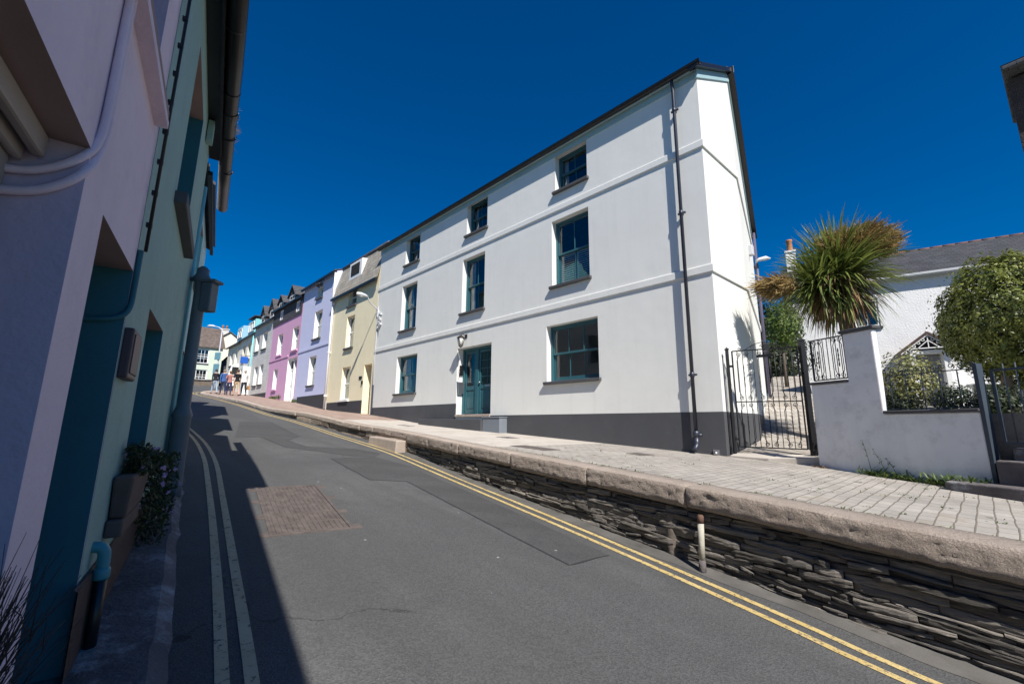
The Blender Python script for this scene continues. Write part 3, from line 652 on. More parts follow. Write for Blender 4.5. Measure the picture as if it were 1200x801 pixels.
def sash_window(par, fr_, P, a0, a1, z0, z1, d, mat, nv=1, curtain=None, shutter=False, sillmat=None, split=.5, upnh=0, nvl=None, sill=True, ov=.09):
    m = MB(fr_); bars(m, P, a0+.003, a1-.003, z0+.003, z1-.003, d-.03, d+.09, .055, .055, .05)
    win = m.build('window', mat, par, bevel=.006)
    zm = z0+(z1-z0)*split; A, B = a0+.06, a1-.06
    m = MB(fr_); bars(m, P, A, B, zm-.022, z1-.06, d+.0, d+.04, .05, .05, .05, nv, upnh); m.build('sash', mat, win, bevel=.004)
    m = MB(fr_); bars(m, P, A, B, z0+.055, zm+.022, d+.043, d+.083, .05, .05, .085, nv if nvl is None else nvl, upnh); m.build('sash', mat, win, bevel=.004)
    m = MB(fr_); pbox(m, P, A+.045, B-.045, zm+.02, z1-.105, d+.018, d+.022); pbox(m, P, A+.045, B-.045, z0+.135, zm-.02, d+.061, d+.065)
    m.build('pane', M['glass'], win)
    if curtain:
        for (c0, c1) in curtain:
            m = MB(fr_); n = 18; vs = []
            for i in range(n+1):
                u = i/n; a = A+(B-A)*(c0+(c1-c0)*u); dd = d+.17+.025*math.sin(u*n*1.3)
                vs += [P(a, z0+.06, dd), P(a, z1-.06, dd)]
            m.add(vs, [(2*i, 2*i+2, 2*i+3, 2*i+1) for i in range(n)], 0, None, True); m.build('curtain', M['curtain'], win)
    if shutter:
        m = MB(fr_); mid = (A+B)/2
        for x0, x1 in ((A+.03, mid-.004), (mid+.004, B-.03)):
            bars(m, P, x0, x1, z0+.1, zm, d+.088, d+.115, .05, .05, .05)
            k = z0+.17
            while k < zm-.07:
                m.hexa([P(x0+.05,k,d+.085),P(x1-.05,k,d+.085),P(x1-.05,k+.012,d+.085),P(x0+.05,k+.012,d+.085)], [P(x0+.05,k+.03,d+.12),P(x1-.05,k+.03,d+.12),P(x1-.05,k+.042,d+.12),P(x0+.05,k+.042,d+.12)]); k += .06
        m.build('shutter', M['shutter'], win)
    if sill:
        m = MB(fr_); pbox(m, P, a0-.06, a1+.06, z0-.07, z0+.004, -ov, 0); pbox(m, P, a0+.002, a1-.002, z0-.07, z0+.004, 0, d-.035)
        m.build('sill', sillmat or M['dark_sill'], win, bevel=.006)
    return win

# ================================================================ the big white house
wh = thing('white_house', 'big white rendered three storey house with teal sashes and grey plinth', 'house', RF, (-10, FV, -.2))
P = PR(FV); XL, XR = -17.63, -3.30
A_, B_, C_, E_ = (XR, FV), (-3.25, 10.35), (-4.55, 15.4), (XL, 15.4)
ZT = 7.66
WIN = [('t', -7.36, -6.27, 6.39, 7.50), ('t', -11.37, -10.28, 6.38, 7.56), ('t', -15.45, -14.38, 6.38, 7.57),
       ('m', -7.50, -6.26, 3.68, 5.56), ('m', -11.53, -10.36, 3.66, 5.56), ('m', -15.56, -14.43, 3.66, 5.53),
       ('b', -7.72, -6.06, 1.13, 2.63), ('b', -15.68, -14.18, 1.18, 2.64)]
DOOR = (-11.68, -9.96, .345, 2.50, .30)
m = MB(RF); facade(m, P, XL, XR, -1.3, ZT, [(a, b, c, d, .20) for _, a, b, c, d in WIN]+[DOOR], 0, 0)
ZB, ZC = 8.60, 6.50
for p, q, zp, zq in ((A_, B_, ZT, ZB), (B_, C_, ZB, ZC), (C_, E_, ZC, ZC), (E_, (XL, 10.35), ZC, ZB), ((XL, 10.35), (XL, FV), ZB, ZT)):
    m.add([(p[0],p[1],-1.3), (q[0],q[1],-1.3), (q[0],q[1],zq), (p[0],p[1],zp)], [(0,1,2,3)])
m.build('wall', M['white'], wh, recalc=False)
outer = [(XL, FV), A_, B_, C_]
def path3(z): return [(x, y, z) for x, y in outer]
for z in (5.80, 3.045):
    m = MB(RF); m.sweep(path3(z), [(-.02,0),(.032,.0),(.036,.012),(.036,.15),(.028,.165),(-.02,.172)]); m.build('string_course', M['white'], wh)
fpath = lambda z: [(XL, FV, z), (XR, FV, z)]
m = MB(RF); m.sweep(fpath(7.47), [(-.02,0),(.022,0),(.022,.185),(-.02,.185)]); m.build('fascia', M['teal_pale'], wh)
m = MB(RF); m.sweep(fpath(7.655), [(-.02,0),(.115,0),(.115,.03),(-.02,.03)]); m.build('soffit', M['teal_pale'], wh)
m = MB(RF); g = [(.145+.082*math.cos(t), .105+.092*math.sin(t)) for t in fr(math.pi, 2*math.pi, 10)]
gi = [(.145+.07*math.cos(t), .107+.075*math.sin(t)) for t in fr(2*math.pi, math.pi, 10)]
m.sweep([(XL, FV, 7.62), (XR+.16, FV, 7.62)], g+gi); m.build('gutter', M['black_pipe'], wh)
def verge(p, q, zp, zq, lo, hi, o0, o1, name, mat, e0=0, e1=0):
    p, q = Vector((p[0], p[1])), Vector((q[0], q[1])); d = (q-p).normalized(); n = Vector((d.y, -d.x)); sl = (zq-zp)/(q-p).length
    p2_, q2_ = p-d*e0, q+d*e1; zp -= sl*e0; zq += sl*e1; mm = MB(RF)
    P_ = lambda r, o, z: (r.x+n.x*o, r.y+n.y*o, z)
    mm.hexa([P_(p2_,o0,zp+lo), P_(p2_,o1,zp+lo), P_(q2_,o1,zq+lo), P_(q2_,o0,zq+lo)], [P_(p2_,o0,zp+hi), P_(p2_,o1,zp+hi), P_(q2_,o1,zq+hi), P_(q2_,o0,zq+hi)])
    return mm.build(name, mat, wh, bevel=.004)
verge(A_, B_, ZT, ZB, -.20, .02, -.02, .03, 'bargeboard', M['teal_pale'], .05, .02)
verge(A_, B_, ZT, ZB, .02, .13, -.10, .13, 'verge', M['black_pipe'], .20, .08)
verge(B_, C_, ZB, ZC, -.20, .02, -.02, .04, 'bargeboard', M['teal_pale'])
verge(B_, C_, ZB, ZC, -.06, .14, -.10, .17, 'verge', M['black_pipe'], .05, .25)
m = MB(RF); zq = .04
for f in ([(XL,FV-.15,ZT-.08),(XR+.10,FV-.15,ZT-.08),(-3.20,10.35,ZB),(XL,10.35,ZB)], [(XL,10.35,ZB),(-3.20,10.35,ZB),(-4.46,15.6,ZC-.07),(XL,15.6,ZC-.07)]):
    m.hexa([(x,y,z+zq) for x,y,z in f], [(x,y,z+zq+.07) for x,y,z in f])
m.build('roof', M['slateroof'], wh)
m = MB(RF); m.tube([(XL,10.35,ZB+.12),(-3.2,10.35,ZB+.12)], .09, 8); m.build('ridge', M['slateroof'], wh)
m = MB(RF); m.lathe((-3.45, 10.2, 8.55), [(.02,0),(.02,.26),(.045,.27),(.05,.31),(.01,.36)], 8); m.build('vent', M['chrome'], wh)
# plinth paint band with its slight projection
for pth, z1 in (([(XL, FV), (DOOR[0], FV)], .70), ([(DOOR[1], FV), A_, B_, C_], .30)):
    m = MB(RF); m.sweep([(x, y, -1.3) for x, y in pth], [(-.02,0),(.006,0),(.006,z1+1.3),(-.02,z1+1.3)]); m.build('plinth', M['plinth'], wh)
for k, (t, a, b, c, d) in enumerate(WIN):
    cur = {0: [(.0,.16)], 1: [(.0,.14)], 2: [(.0,.0)], 3: None, 4: [(.02,.22)], 5: [(.03,.35)], 6: None, 7: [(.05,.42)]}[k]
    sash_window(wh, RF, P, a, b, c, d, .20, M['teal'], nv=2 if k == 6 else 1, curtain=cur, shutter=(k == 3))
# front door
D0, D1, Z0, Z1, dd = DOOR
m = MB(RF); bars(m, P, D0+.003, D1-.003, Z0, Z1-.003, dd-.06, dd+.06, .07, .08, .001); pbox(m, P, -11.02, -10.88, Z0, Z1-.08, dd-.05, dd+.06); fdoor = m.build('door_frame', M['teal'], wh, bevel=.008)
def leaf(a0, a1, nv, nh, zr):
    m = MB(RF); bars(m, P, a0, a1, Z0+.02, Z1-.085, dd-.02, dd+.03, .085, .10, .12)
    pbox(m, P, a0+.085, a1-.085, zr, zr+.13, dd-.02, dd+.03)
    pbox(m, P, a0+.085, a1-.085, Z0+.14, zr, dd+.0, dd+.02)
    pbox(m, P, a0+.14, a1-.14, Z0+.20, zr-.06, dd-.012, dd+.0)
    for k in range(1, nv+1):
        c = a0+.085+(a1-a0-.17)*k/(nv+1); pbox(m, P, c-.012, c+.012, zr+.13, Z1-.185, dd-.01, dd+.02)
    for k in range(1, nh+1):
        c = zr+.13+(Z1-.185-zr-.13)*k/(nh+1); pbox(m, P, a0+.085, a1-.085, c-.012, c+.012, dd-.008, dd+.018)
    o = m.build('door', M['teal'], wh, bevel=.006)
    m = MB(RF); pbox(m, P, a0+.08, a1-.08, zr+.125, Z1-.18, dd+.003, dd+.008); m.build('pane', M['glass'], o)
    return o
leaf(-11.60, -11.03, 0, 0, Z0+.78); dr = leaf(-10.87, -10.04, 1, 3, Z0+.80)
m = MB(RF); pbox(m, P, -10.58, -10.30, 1.20, 1.27, dd-.03, dd-.018); m.build('letterbox', M['chrome'], dr)
m = MB(RF); m.lathe((-10.80, FV+dd-.05, 1.35), [(.005,-.03),(.028,-.02),(.028,.02),(.005,.03)], 10); m.build('handle', M['chrome'], dr)
m = MB(RF); pbox(m, P, D0+.002, D1-.002, .262, .345, -.04, dd+.06); m.build('threshold', M['granite'], wh, bevel=.01)
m = MB(RF); m.hexa([(-13.35,FV-.34,-.4),(-9.98,FV-.34,-.4),(-9.98,FV-.008,-.4),(-13.35,FV-.008,-.4)], [(-13.35,FV-.34,.20),(-9.98,FV-.34,.19),(-9.98,FV-.008,.19),(-13.35,FV-.008,.20)]); m.build('doorstep', M['plinth'], wh, bevel=.015)
m = MB(RF); m.box(-9.96, -9.22, FV-.30, FV-.008, -.4, .22); m.box(-9.97, -9.20, FV-.32, FV-.008, .22, .25); m.build('step_block', paint('blue_grey_block', (.16,.18,.21), var=.1, bscale=50), wh, bevel=.012)
# door lantern
def lantern(par, fr_, c, k=1.0):
    c = Vector(c); m = MB(fr_); m.box(c.x-.05*k, c.x+.05*k, FV-.02, FV, c.z+.14*k, c.z+.26*k)
    m.tube([(c.x, FV-.02, c.z+.2*k), (c.x, c.y+.06*k, c.z+.25*k), (c.x, c.y, c.z+.21*k)], .012*k, 6)
    m.lathe((c.x, c.y, c.z), [(.035*k,.20*k),(.13*k,.13*k),(.135*k,.115*k),(.12*k,.11*k)], 6)
    m.lathe((c.x, c.y, c.z), [(.06*k,-.16*k),(.075*k,-.15*k),(.02*k,-.2*k)], 6)
    for i in range(6):
        t = i*math.pi/3; m.tube([(c.x+.12*k*math.cos(t), c.y+.12*k*math.sin(t), c.z+.12*k), (c.x+.07*k*math.cos(t), c.y+.07*k*math.sin(t), c.z-.15*k)], .006*k, 4)
    o = m.build('lantern', M['brass'], par)
    m = MB(fr_); m.lathe((c.x, c.y, c.z), [(.06*k,-.14*k),(.108*k,.11*k)], 6); m.build('lamp_glass', M['lampglass'], o)
lantern(wh, RF, (-11.22, FV-.22, 2.66), 1.0)
m = MB(RF); m.box(D0+.001, D0+.05, FV+.10, FV+.22, 1.62, 1.95); m.tube([(D0+.04,FV+.06,1.55),(D0+.09,FV+.06,1.62),(D0+.09,FV+.06,1.75),(D0+.03,FV+.06,1.80)], .012, 6); m.build('entry_phone', M['iron'], wh, bevel=.01)
m = MB(RF); m.hexa([(D0+.002,FV+.02,.98),(D0+.09,FV+.02,1.02),(D0+.09,FV+.24,1.02),(D0+.002,FV+.24,.98)],[(D0+.002,FV+.0,1.42),(D0+.12,FV+.0,1.38),(D0+.12,FV+.26,1.38),(D0+.002,FV+.26,1.42)]); m.build('post_box', M['chrome'], wh, bevel=.01)
# downpipe
def downpipe(par, fr_, path, r, mat, collars, shoe=None, out=(0,-1,0)):
    m = MB(fr_); m.tube(path, r, 12); o = m.build('downpipe', mat, par)
    X = Vector(path[-1]); ov = Vector(out)
    for z in collars:
        m = MB(fr_)
        m.lathe((X.x, X.y, z), [(r, -.05),(r*1.3,-.045),(r*1.3,.045),(r,.05)], 12)
        cx = ov.cross(Vector((0,0,1))); p = Vector((X.x, X.y, z))
        m.beam(p-cx*r*2.3-ov*.03, p+cx*r*2.3-ov*.03, .035, .035); m.beam(p-ov*.12, p, .03, .03); m.build('bracket', mat, o)
    return o
px, py = -3.80, FV-.10
dp = downpipe(wh, RF, [(px, FV-.125, 7.64), (px, FV-.125, 7.55), (px, py, 7.40), (px, py, -.20)], .036, M['blue_pipe'], [4.45, 1.02, 6.9])
m = MB(RF); m.tube([(px,py,-.18),(px,py,-.30),(px,py-.03,-.36),(px,py-.12,-.41)], [.05,.05,.048,.048], 12); m.lathe((px,py,-.12), [(.036,-.06),(.055,-.055),(.055,.055),(.036,.06)], 12)
m.tube([(px,py,-.14),(px+.11,py,-.14)], .03, 10); m.build('shoe', M['blue_pipe'], dp)
# small grey spigot at the foot of the corner, and the rear pipe and outlet on the side wall
m = MB(RF); m.tube([(-3.47,FV+.0,-.46),(-3.47,FV-.10,-.47)], .035, 10); m.box(-3.53,-3.42,FV-.03,FV,-.52,-.40); m.build('outlet', M['chrome'], wh)
dv = (Vector(C_)-Vector(B_)).normalized(); nv_ = Vector((-dv.y, dv.x)); nv_ = nv_ if nv_.x > 0 else -nv_
q = Vector(C_)-dv*.12+nv_*.09
downpipe(wh, RF, [(q.x, q.y, 6.4), (q.x, q.y, .95)], .045, paint('violet_grey_pipe', (.10,.09,.14), rough=.4, bstr=0), [5.2, 2.4], out=(nv_.x, nv_.y, 0))
q = Vector(B_)+dv*2.6+nv_*.06
m = MB(RF); m.box(q.x-.06,q.x+.06,q.y-.08,q.y+.08,4.75,5.05); m.build('vent_cowl', M['greyplastic'], wh, bevel=.02)
# conduit on the far corner
m = MB(RF); m.tube([(-17.5,FV-.03,4.9),(-17.55,FV-.03,4.4),(-17.55,FV-.03,2.95),(-17.60,FV-.03,2.85),(-17.60,FV-.03,1.6)], .022, 8); m.build('conduit', M['greyplastic'], wh)
m = MB(RF); m.tube([(-17.52,FV-.04,1.65),(-17.52,FV-.04,.40),(-17.45,FV-.12,.38)], .035, 8); m.build('drainpipe', M['blue_pipe'], wh)

# street lamp on the party wall
def bracket_lamp(label, s, v0, z0, v1, z1, s1, frame=RF):
    t = thing('street_lamp', label, 'street lamp', frame, (-s, v0, z0))
    m = MB(frame); m.tube([(-s,v0,z0),(-s,v0-.1,z0+.10),(-(s*.6+s1*.4),v0*.6+v1*.4,z0*.5+z1*.5+.03),(-s1,v1+.5,z1-.03)], .025, 8); m.box(-s-.05,-s+.05,v0-.03,v0,z0-.28,z0+.15); m.build('bracket', M['greyplastic'], t)
    m = MB(frame); m.tube([(-s1,v1+.52,z1-.04),(-s1,v1+.42,z1),(-s1,v1+.2,z1+.02),(-s1,v1+.04,z1+.01),(-s1,v1,z1)], [.035,.06,.085,.075,.02], 10); m.build('lamp_head', M['greyplastic'], t)
    m = MB(frame); m.tube([(-s1,v1+.40,z1-.03),(-s1,v1+.2,z1-.045),(-s1,v1+.06,z1-.02)], [.03,.06,.03], 10); m.build('lens', M['lampglass'], t)
    return t
sl = bracket_lamp('grey street lamp on a bracket at the cream and white party wall', 17.62, FV-.002, 4.92, 7.46, 5.38, 17.35)
m = MB(RF)
rnd = random.Random(2)
for k in range(6): m.box(-17.35-rnd.uniform(-.12,.12), -17.28-rnd.uniform(-.12,.12), FV-.09, FV-.002, 4.1+k*.11, 4.17+k*.11)
for k in range(5): m.tube([(-17.45+rnd.uniform(-.1,.1),FV-.04,4.85-k*.05),(-17.3+rnd.uniform(-.1,.1),FV-.07,4.5),(-17.35,FV-.04,4.05-.05*k)], .012, 5)
m.build('junction_cables', M['greyplastic'], sl)
for i, (s0, s1, v0_, v1_, mt, lab) in enumerate(((5.2,6.1,5.75,6.15,'castiron','rusty rectangular service cover in the pavement near the coping'),(4.0,4.35,6.9,7.25,'castiron','small square iron cover in the pavement below the big window'),(7.6,8.0,7.1,7.5,'concrete','grey square cover in the pavement right of the doorstep'),(12.2,12.9,7.2,7.45,'concrete','grey slab cover in the pavement left of the doorstep'))):
    m = MB(RF); m.hexa([(-s1,v0_,Zp(s1)-.02),(-s0,v0_,Zp(s0)-.02),(-s0,v1_,Zp(s0)-.02),(-s1,v1_,Zp(s1)-.02)],[(-s1,v0_,Zp(s1)+.006),(-s0,v0_,Zp(s0)+.006),(-s0,v1_,Zp(s0)+.006),(-s1,v1_,Zp(s1)+.006)])
    tag(m.build('service_cover', M[mt], None), lab, 'cover', 'covers in the pavement')
#PART3
# ================================================================ the rest of the sunlit terrace
def simple_window(par, fr_, P, a0, a1, z0, z1, d, mat=None, nv=0, nh=0, sill=None, w=.06, name='window', mid=True, curtain=None):
    mat = mat or M['whitepaint']; m = MB(fr_); bars(m, P, a0+.003, a1-.003, z0+.003, z1-.003, d-.02, d+.06, w, w, w+.01, nv, nh, .03)
    if mid: zc = (z0+z1)/2; pbox(m, P, a0+w, a1-w, zc-.03, zc+.03, d-.01, d+.05)
    win = m.build(name, mat, par)
    m = MB(fr_); pbox(m, P, a0+w, a1-w, z0+w, z1-w, d+.02, d+.025); m.build('pane', M['glass'], win)
    if curtain:
        m = MB(fr_); pbox(m, P, a0+w, a0+w+(a1-a0)*curtain, z0+w, z1-w, d+.10, d+.12); m.build('curtain', M['curtain'], win)
    if sill:
        m = MB(fr_); pbox(m, P, a0-.06, a1+.06, z0-.09, z0+.003, -.08, d-.025); m.build('sill', sill, win)
    return win
def row_house(name, label, s0, s1, zt, wallmat, wins, reveal=None, doors=(), depth=7.5, ridge=2.3, roofmat='slateroof', setb=3.2, eave=.15, v0=FV, zb=-1):
    t = thing(name, label, 'house', RF, (-(s0+s1)/2, v0, Zp((s0+s1)/2)))
    P = PR(v0); a0, a1 = -s1, -s0
    holes = [(-w[1], -w[0], w[2], w[3], w[4] if len(w) > 4 else .2) for w in list(wins)+list(doors)]
    m = MB(RF); facade(m, P, a0, a1, zb, zt, holes, 0, 1)
    yb = v0+depth; zr = zt+ridge; yr = v0+setb
    m.add([(a0,v0,zb),(a0,yb,zb),(a0,yb,zt),(a0,yr,zr),(a0,v0,zt)], [(0,1,2,3,4)]); m.add([(a1,v0,zb),(a1,yb,zb),(a1,yb,zt),(a1,yr,zr),(a1,v0,zt)], [(4,3,2,1,0)])
    m.add([(a0,yb,zb),(a1,yb,zb),(a1,yb,zt),(a0,yb,zt)], [(0,1,2,3)])
    m.build('wall', [M[wallmat], reveal or M['whitepaint']], t, recalc=False)
    if roofmat:
        k = (zr-zt)/setb; m = MB(RF); e = eave
        f = lambda y, z: [(a0-.03,y,z),(a1+.03,y,z)]
        for (ya, za), (yb_, zb_) in (((v0-e, zt+.03-k*e), (yr, zr+.03)), ((yr, zr+.03), (yb+.1, zt+.03))):
            m.hexa([f(ya,za)[0],f(ya,za)[1],f(yb_,zb_)[1],f(yb_,zb_)[0]], [(p[0],p[1],p[2]+.05) for p in (f(ya,za)[0],f(ya,za)[1],f(yb_,zb_)[1],f(yb_,zb_)[0])])
        m.build('roof', M[roofmat], t)
        m = MB(RF); m.tube([(a0,yr,zr+.08),(a1,yr,zr+.08)], .09, 8); m.build('ridge', M['ridge'] if 0 else M['slateroof'], t)
        m = MB(RF); y = v0-e-.03; z = zt-k*e-.03
        m.sweep([(a0-.01,y,z),(a1+.01,y,z)], [(-.05,.03),(-.05,-.07),(.05,-.07),(.06,.03)]); m.build('gutter', M['black_pipe'], t)
    return t, P
def stringc(t, s0, s1, z, mat, v0=FV, h=.12, pr=.035):
    m = MB(RF); m.box(-s1+.002, -s0-.002, v0-pr, v0+.02, z, z+h); m.build('string_course', mat, t)
def plinth(t, segs, z1, mat='plinth_dark', v0=FV):
    for s0, s1 in segs:
        m = MB(RF); m.box(-s1, -s0, v0-.012, v0+.02, -1, z1); m.build('plinth', M[mat], t)
def gable_dormer(t, s0, s1, v0, z0, zs, zp, v1, wallmat='slatehung', roofmat='slateroof', wmat=None):
    d = MB(RF); a0, a1 = -s1, -s0; am = (a0+a1)/2
    d.add([(a0,v0,z0),(a1,v0,z0),(a1,v0,zs),(am,v0,zp-.05),(a0,v0,zs),(a0,v1,z0),(a1,v1,z0),(a1,v1,zs),(am,v1,zp-.05),(a0,v1,zs)], [(0,1,2,3,4),(9,8,7,6,5),(0,5,6,1),(1,6,7,2),(4,9,5,0)])
    o = d.build('dormer', M[wallmat], t)
    r = MB(RF); e = .12
    for a, s in ((a0, -1), (a1, 1)):
        k = (zp-zs)/abs(am-a); ax = a+s*e; az = zs-k*e
        r.hexa([(ax,v0-e,az),(am,v0-e,zp),(am,v1,zp),(ax,v1,az)], [(ax,v0-e,az+.06),(am,v0-e,zp+.06),(am,v1,zp+.06),(ax,v1,az+.06)])
    r.build('dormer_roof', M[roofmat], o)
    w = MB(RF); Pd = PR(v0-.03); bars(w, Pd, a0+.15, a1-.15, z0+.15, zs-.02, 0, .02, .06, .06, .07, 1); w.build('window', wmat or M['whitepaint'], o)
    w = MB(RF); pbox(w, Pd, a0+.2, a1-.2, z0+.2, zs-.06, .01, .014); w.build('pane', M['dark'], o)
    return o

# cream house
ch, P = row_house('cream_house', 'tall narrow cream house with a rooflight and lichened slates beside the white house', 17.65, 22.62, 6.93, 'cream',
    [(19.93,20.85,5.70,6.60),(19.95,20.82,3.60,5.17),(20.0,20.92,1.14,2.68)], doors=[(17.82,18.55,.40,2.60,.45)], ridge=1.2, roofmat='paleroof', setb=.34, reveal=M['cream'])
for (a, b, c, d), cu in (((19.93,20.85,5.70,6.60),None),((19.95,20.82,3.60,5.17),.3),((20.0,20.92,1.14,2.68),.35)):
    simple_window(ch, RF, P, -b, -a, c, d, .17, curtain=cu, sill=M['dark_sill'] if c > 2 else M['whitepaint'])
plinth(ch, [(18.56,22.5)], 1.05)
m = MB(RF); bars(m, P, -18.55, -17.82, .42, 2.60, .38, .45, .06, .08, .02, 0); pbox(m, P, -18.49, -17.88, .45, 2.25, .42, .46); o = m.build('door', paint('pale_grey_door', (.45,.47,.42), rough=.5, bstr=0), ch)
m = MB(RF); pbox(m, P, -18.49, -17.88, 2.29, 2.52, .43, .435); m.build('pane', M['glass'], o)
m = MB(RF); m.lathe((-18.38, FV+.40, 1.35), [(.01,-.08),(.07,-.05),(.07,.05),(.01,.08)], 8); m.build('wreath', M['iron'], o)
m = MB(RF); m.box(-19.0, -18.72, FV-.02, FV, 1.98, 2.12); m.build('house_sign', M['iron'], ch)
m = MB(RF); m.box(-18.68, -18.60, FV-.05, FV, 1.75, 1.90); m.build('porch_light', M['iron'], ch)
d = MB(RF); d.hexa([(-21.05,8.62,7.08),(-19.65,8.62,7.08),(-19.65,9.3,7.08),(-21.05,9.3,7.08)], [(-21.05,8.62,7.95),(-19.65,8.62,7.95),(-19.65,9.3,8.05),(-21.05,9.3,8.05)]); o = d.build('rooflight', M['whitepaint'], ch, bevel=.02)
d = MB(RF); d.box(-20.85, -19.9, 8.605, 8.63, 7.25, 7.82); d.build('pane', M['dark'], o)
downpipe(ch, RF, [(-22.58,FV-.09,7.9),(-22.58,FV-.09,.75)], .05, M['whitepaint'], [6.2,3.6,1.4])

# lavender house
lh, P = row_house('lavender_house', 'lavender rendered house with dark plinth between the cream and the pink house', 22.64, 27.50, 8.05, 'lavender',
    [(24.42,25.25,7.00,7.61),(24.22,25.33,4.66,6.25),(24.52,25.55,2.08,3.69)], ridge=1.2)
for a, b, c, d in ((24.42,25.25,7.00,7.61),(24.22,25.33,4.66,6.25),(24.52,25.55,2.08,3.69)): simple_window(lh, RF, P, -b, -a, c, d, .2, sill=M['dark_sill'], curtain=.3)
plinth(lh, [(22.7,27.0)], 1.52); stringc(lh, 22.7, 27.5, 4.12, M['lavender'])
m = MB(RF); m.box(-25.1,-24.5,FV-.25,FV,7.72,7.76); m.beam((-25.0,FV,7.62),(-25.0,FV-.22,7.72),.04,.04); m.beam((-24.6,FV,7.62),(-24.6,FV-.22,7.72),.04,.04); m.build('hood', M['dark_sill'], lh)
# pink house
ph, P = row_house('pink_house', 'pink rendered house with slate hung top storey and two gabled dormers', 27.52, 33.38, 7.78, 'pink',
    [(27.85,28.92,4.44,5.90),(30.9,31.93,4.44,5.86),(31.25,32.1,2.2,3.54)], doors=[(27.65,29.35,1.2,3.95,.25)], ridge=1.9)
for a, b, c, d in ((27.85,28.92,4.44,5.90),(30.9,31.93,4.44,5.86),(31.25,32.1,2.2,3.54)): simple_window(ph, RF, P, -b, -a, c, d, .2, sill=M['pink'], curtain=.3)
stringc(ph, 29.4, 33.36, 4.12, M['pink'])
m = MB(RF); bars(m, P, -29.35, -27.65, 1.2, 3.95, .12, .25, .10, .12, .02); pbox(m, P, -28.55, -28.42, 1.2, 3.9, .10, .25); o = m.build('door_surround', M['whitepaint'], ph)
for a in (-29.25, -28.42):
    m = MB(RF); bars(m, P, a+.01, a+.67, 1.25, 3.35, .20, .25, .1, .1, .16, 1, 1, .06); pbox(m, P, a+.01, a+.67, 1.25, 3.35, .235, .25); m.build('door', M['whitepaint'], o)
m = MB(RF); Pb = PR(FV-.05); facade(m, Pb, -33.36, -27.54, 6.62, 7.74, [(-28.6,-28.0,6.85,7.5,.04),(-31.8,-31.2,6.85,7.5,.04)], 0, 1)
m.build('slate_hanging', [M['slatehung'], M['whitepaint']], ph)
for a in (28.0, 31.2): simple_window(ph, RF, PR(FV-.05), -a-.6, -a, 6.85, 7.5, .03, mid=False, nv=1)
gable_dormer(ph, 29.6, 30.9, 8.75, 7.85, 8.35, 8.98, 10.6); gable_dormer(ph, 32.0, 33.1, 8.75, 7.8, 8.3, 8.8, 10.6)
# grey stone house
gh, P = row_house('grey_house', 'pale grey stone house with dark plinth and two slate dormers beyond the pink house', 33.40, 38.15, 7.35, 'greystone',
    [(34.6,35.75,5.33,6.58),(36.6,37.6,5.33,6.5),(34.75,35.7,2.75,4.2),(36.2,37.1,2.75,4.15)], ridge=1.9)
for a, b, c, d in ((34.6,35.75,5.33,6.58),(36.6,37.6,5.33,6.5),(34.75,35.7,2.75,4.2),(36.2,37.1,2.75,4.15)): simple_window(gh, RF, P, -b, -a, c, d, .2, sill=M['dark_sill'], curtain=.5)
plinth(gh, [(33.42,38.1)], 2.1)
gable_dormer(gh, 34.0, 35.2, 8.75, 7.45, 8.15, 8.95, 10.4); gable_dormer(gh, 36.2, 37.4, 8.75, 7.4, 8.1, 8.85, 10.4)
# white house with aqua dormer
ah, P = row_house('offwhite_house', 'off white house with an aqua sided dormer and red ridge, far up the terrace', 38.17, 42.3, 6.95, 'offwhite',
    [(39.0,39.9,5.0,6.3),(40.6,41.5,5.0,6.3),(39.0,39.8,2.95,4.2)], doors=[(40.7,41.5,2.5,4.4,.2)], ridge=2.0, reveal=M['palecream'])
for a, b, c, d in ((39.0,39.9,5.0,6.3),(40.6,41.5,5.0,6.3),(39.0,39.8,2.95,4.2)): simple_window(ah, RF, P, -b, -a, c, d, .2, sill=M['dark_sill'])
m = MB(RF); pbox(m, P, -41.45, -40.75, 2.5, 4.35, .15, .2); m.build('door', M['whitepaint'], ah)
m = MB(RF); m.hexa([(-40.9,8.7,6.95),(-38.9,8.7,6.95),(-38.9,10.6,6.95),(-40.9,10.6,6.95)],[(-40.9,8.7,8.25),(-38.9,8.7,8.25),(-38.9,10.6,8.45),(-40.9,10.6,8.45)]); o = m.build('dormer', M['dormerteal'], ah, bevel=.02)
simple_window(o, RF, PR(8.7), -40.7, -39.1, 7.3, 8.1, -.03, nv=2, mid=False)
m = MB(RF); m.box(-40.95,-38.85,8.6,10.65,8.46,8.52); m.build('dormer_roof', M['slateroof'], o)
m = MB(RF); m.box(-39.3,-38.3,11.2,11.9,8.6,9.3); m.build('chimney', M['ridge'], ah)
m = MB(RF); m.tube([(-38.25,FV-.06,6.8),(-38.25,FV-.06,2.2)], .05, 8); m.build('downpipe', M['dormerteal'], ah)
m = MB(RF); m.box(-38.7,-38.2,FV-.5,FV-.002,2.1,4.3); o = m.build('porch', M['whitepaint'], ah, bevel=.02)
bh, P = row_house('pale_blue_house', 'pale house with a sky blue dormer at the far end of the sunny terrace', 42.32, 47.0, 6.85, 'palecream',
    [(43.2,44.1,5.0,6.2),(44.9,45.8,5.0,6.2),(43.2,44.1,3.3,4.4)], ridge=1.8)
for a, b, c, d in ((43.2,44.1,5.0,6.2),(44.9,45.8,5.0,6.2),(43.2,44.1,3.3,4.4)): simple_window(bh, RF, P, -b, -a, c, d, .2, sill=M['dark_sill'])
m = MB(RF); m.hexa([(-44.6,8.7,6.9),(-42.8,8.7,6.9),(-42.8,10.5,6.9),(-44.6,10.5,6.9)],[(-44.6,8.7,8.3),(-42.8,8.7,8.3),(-42.8,10.5,8.5),(-44.6,10.5,8.5)]); o = m.build('dormer', M['dormerblue'], bh, bevel=.02)
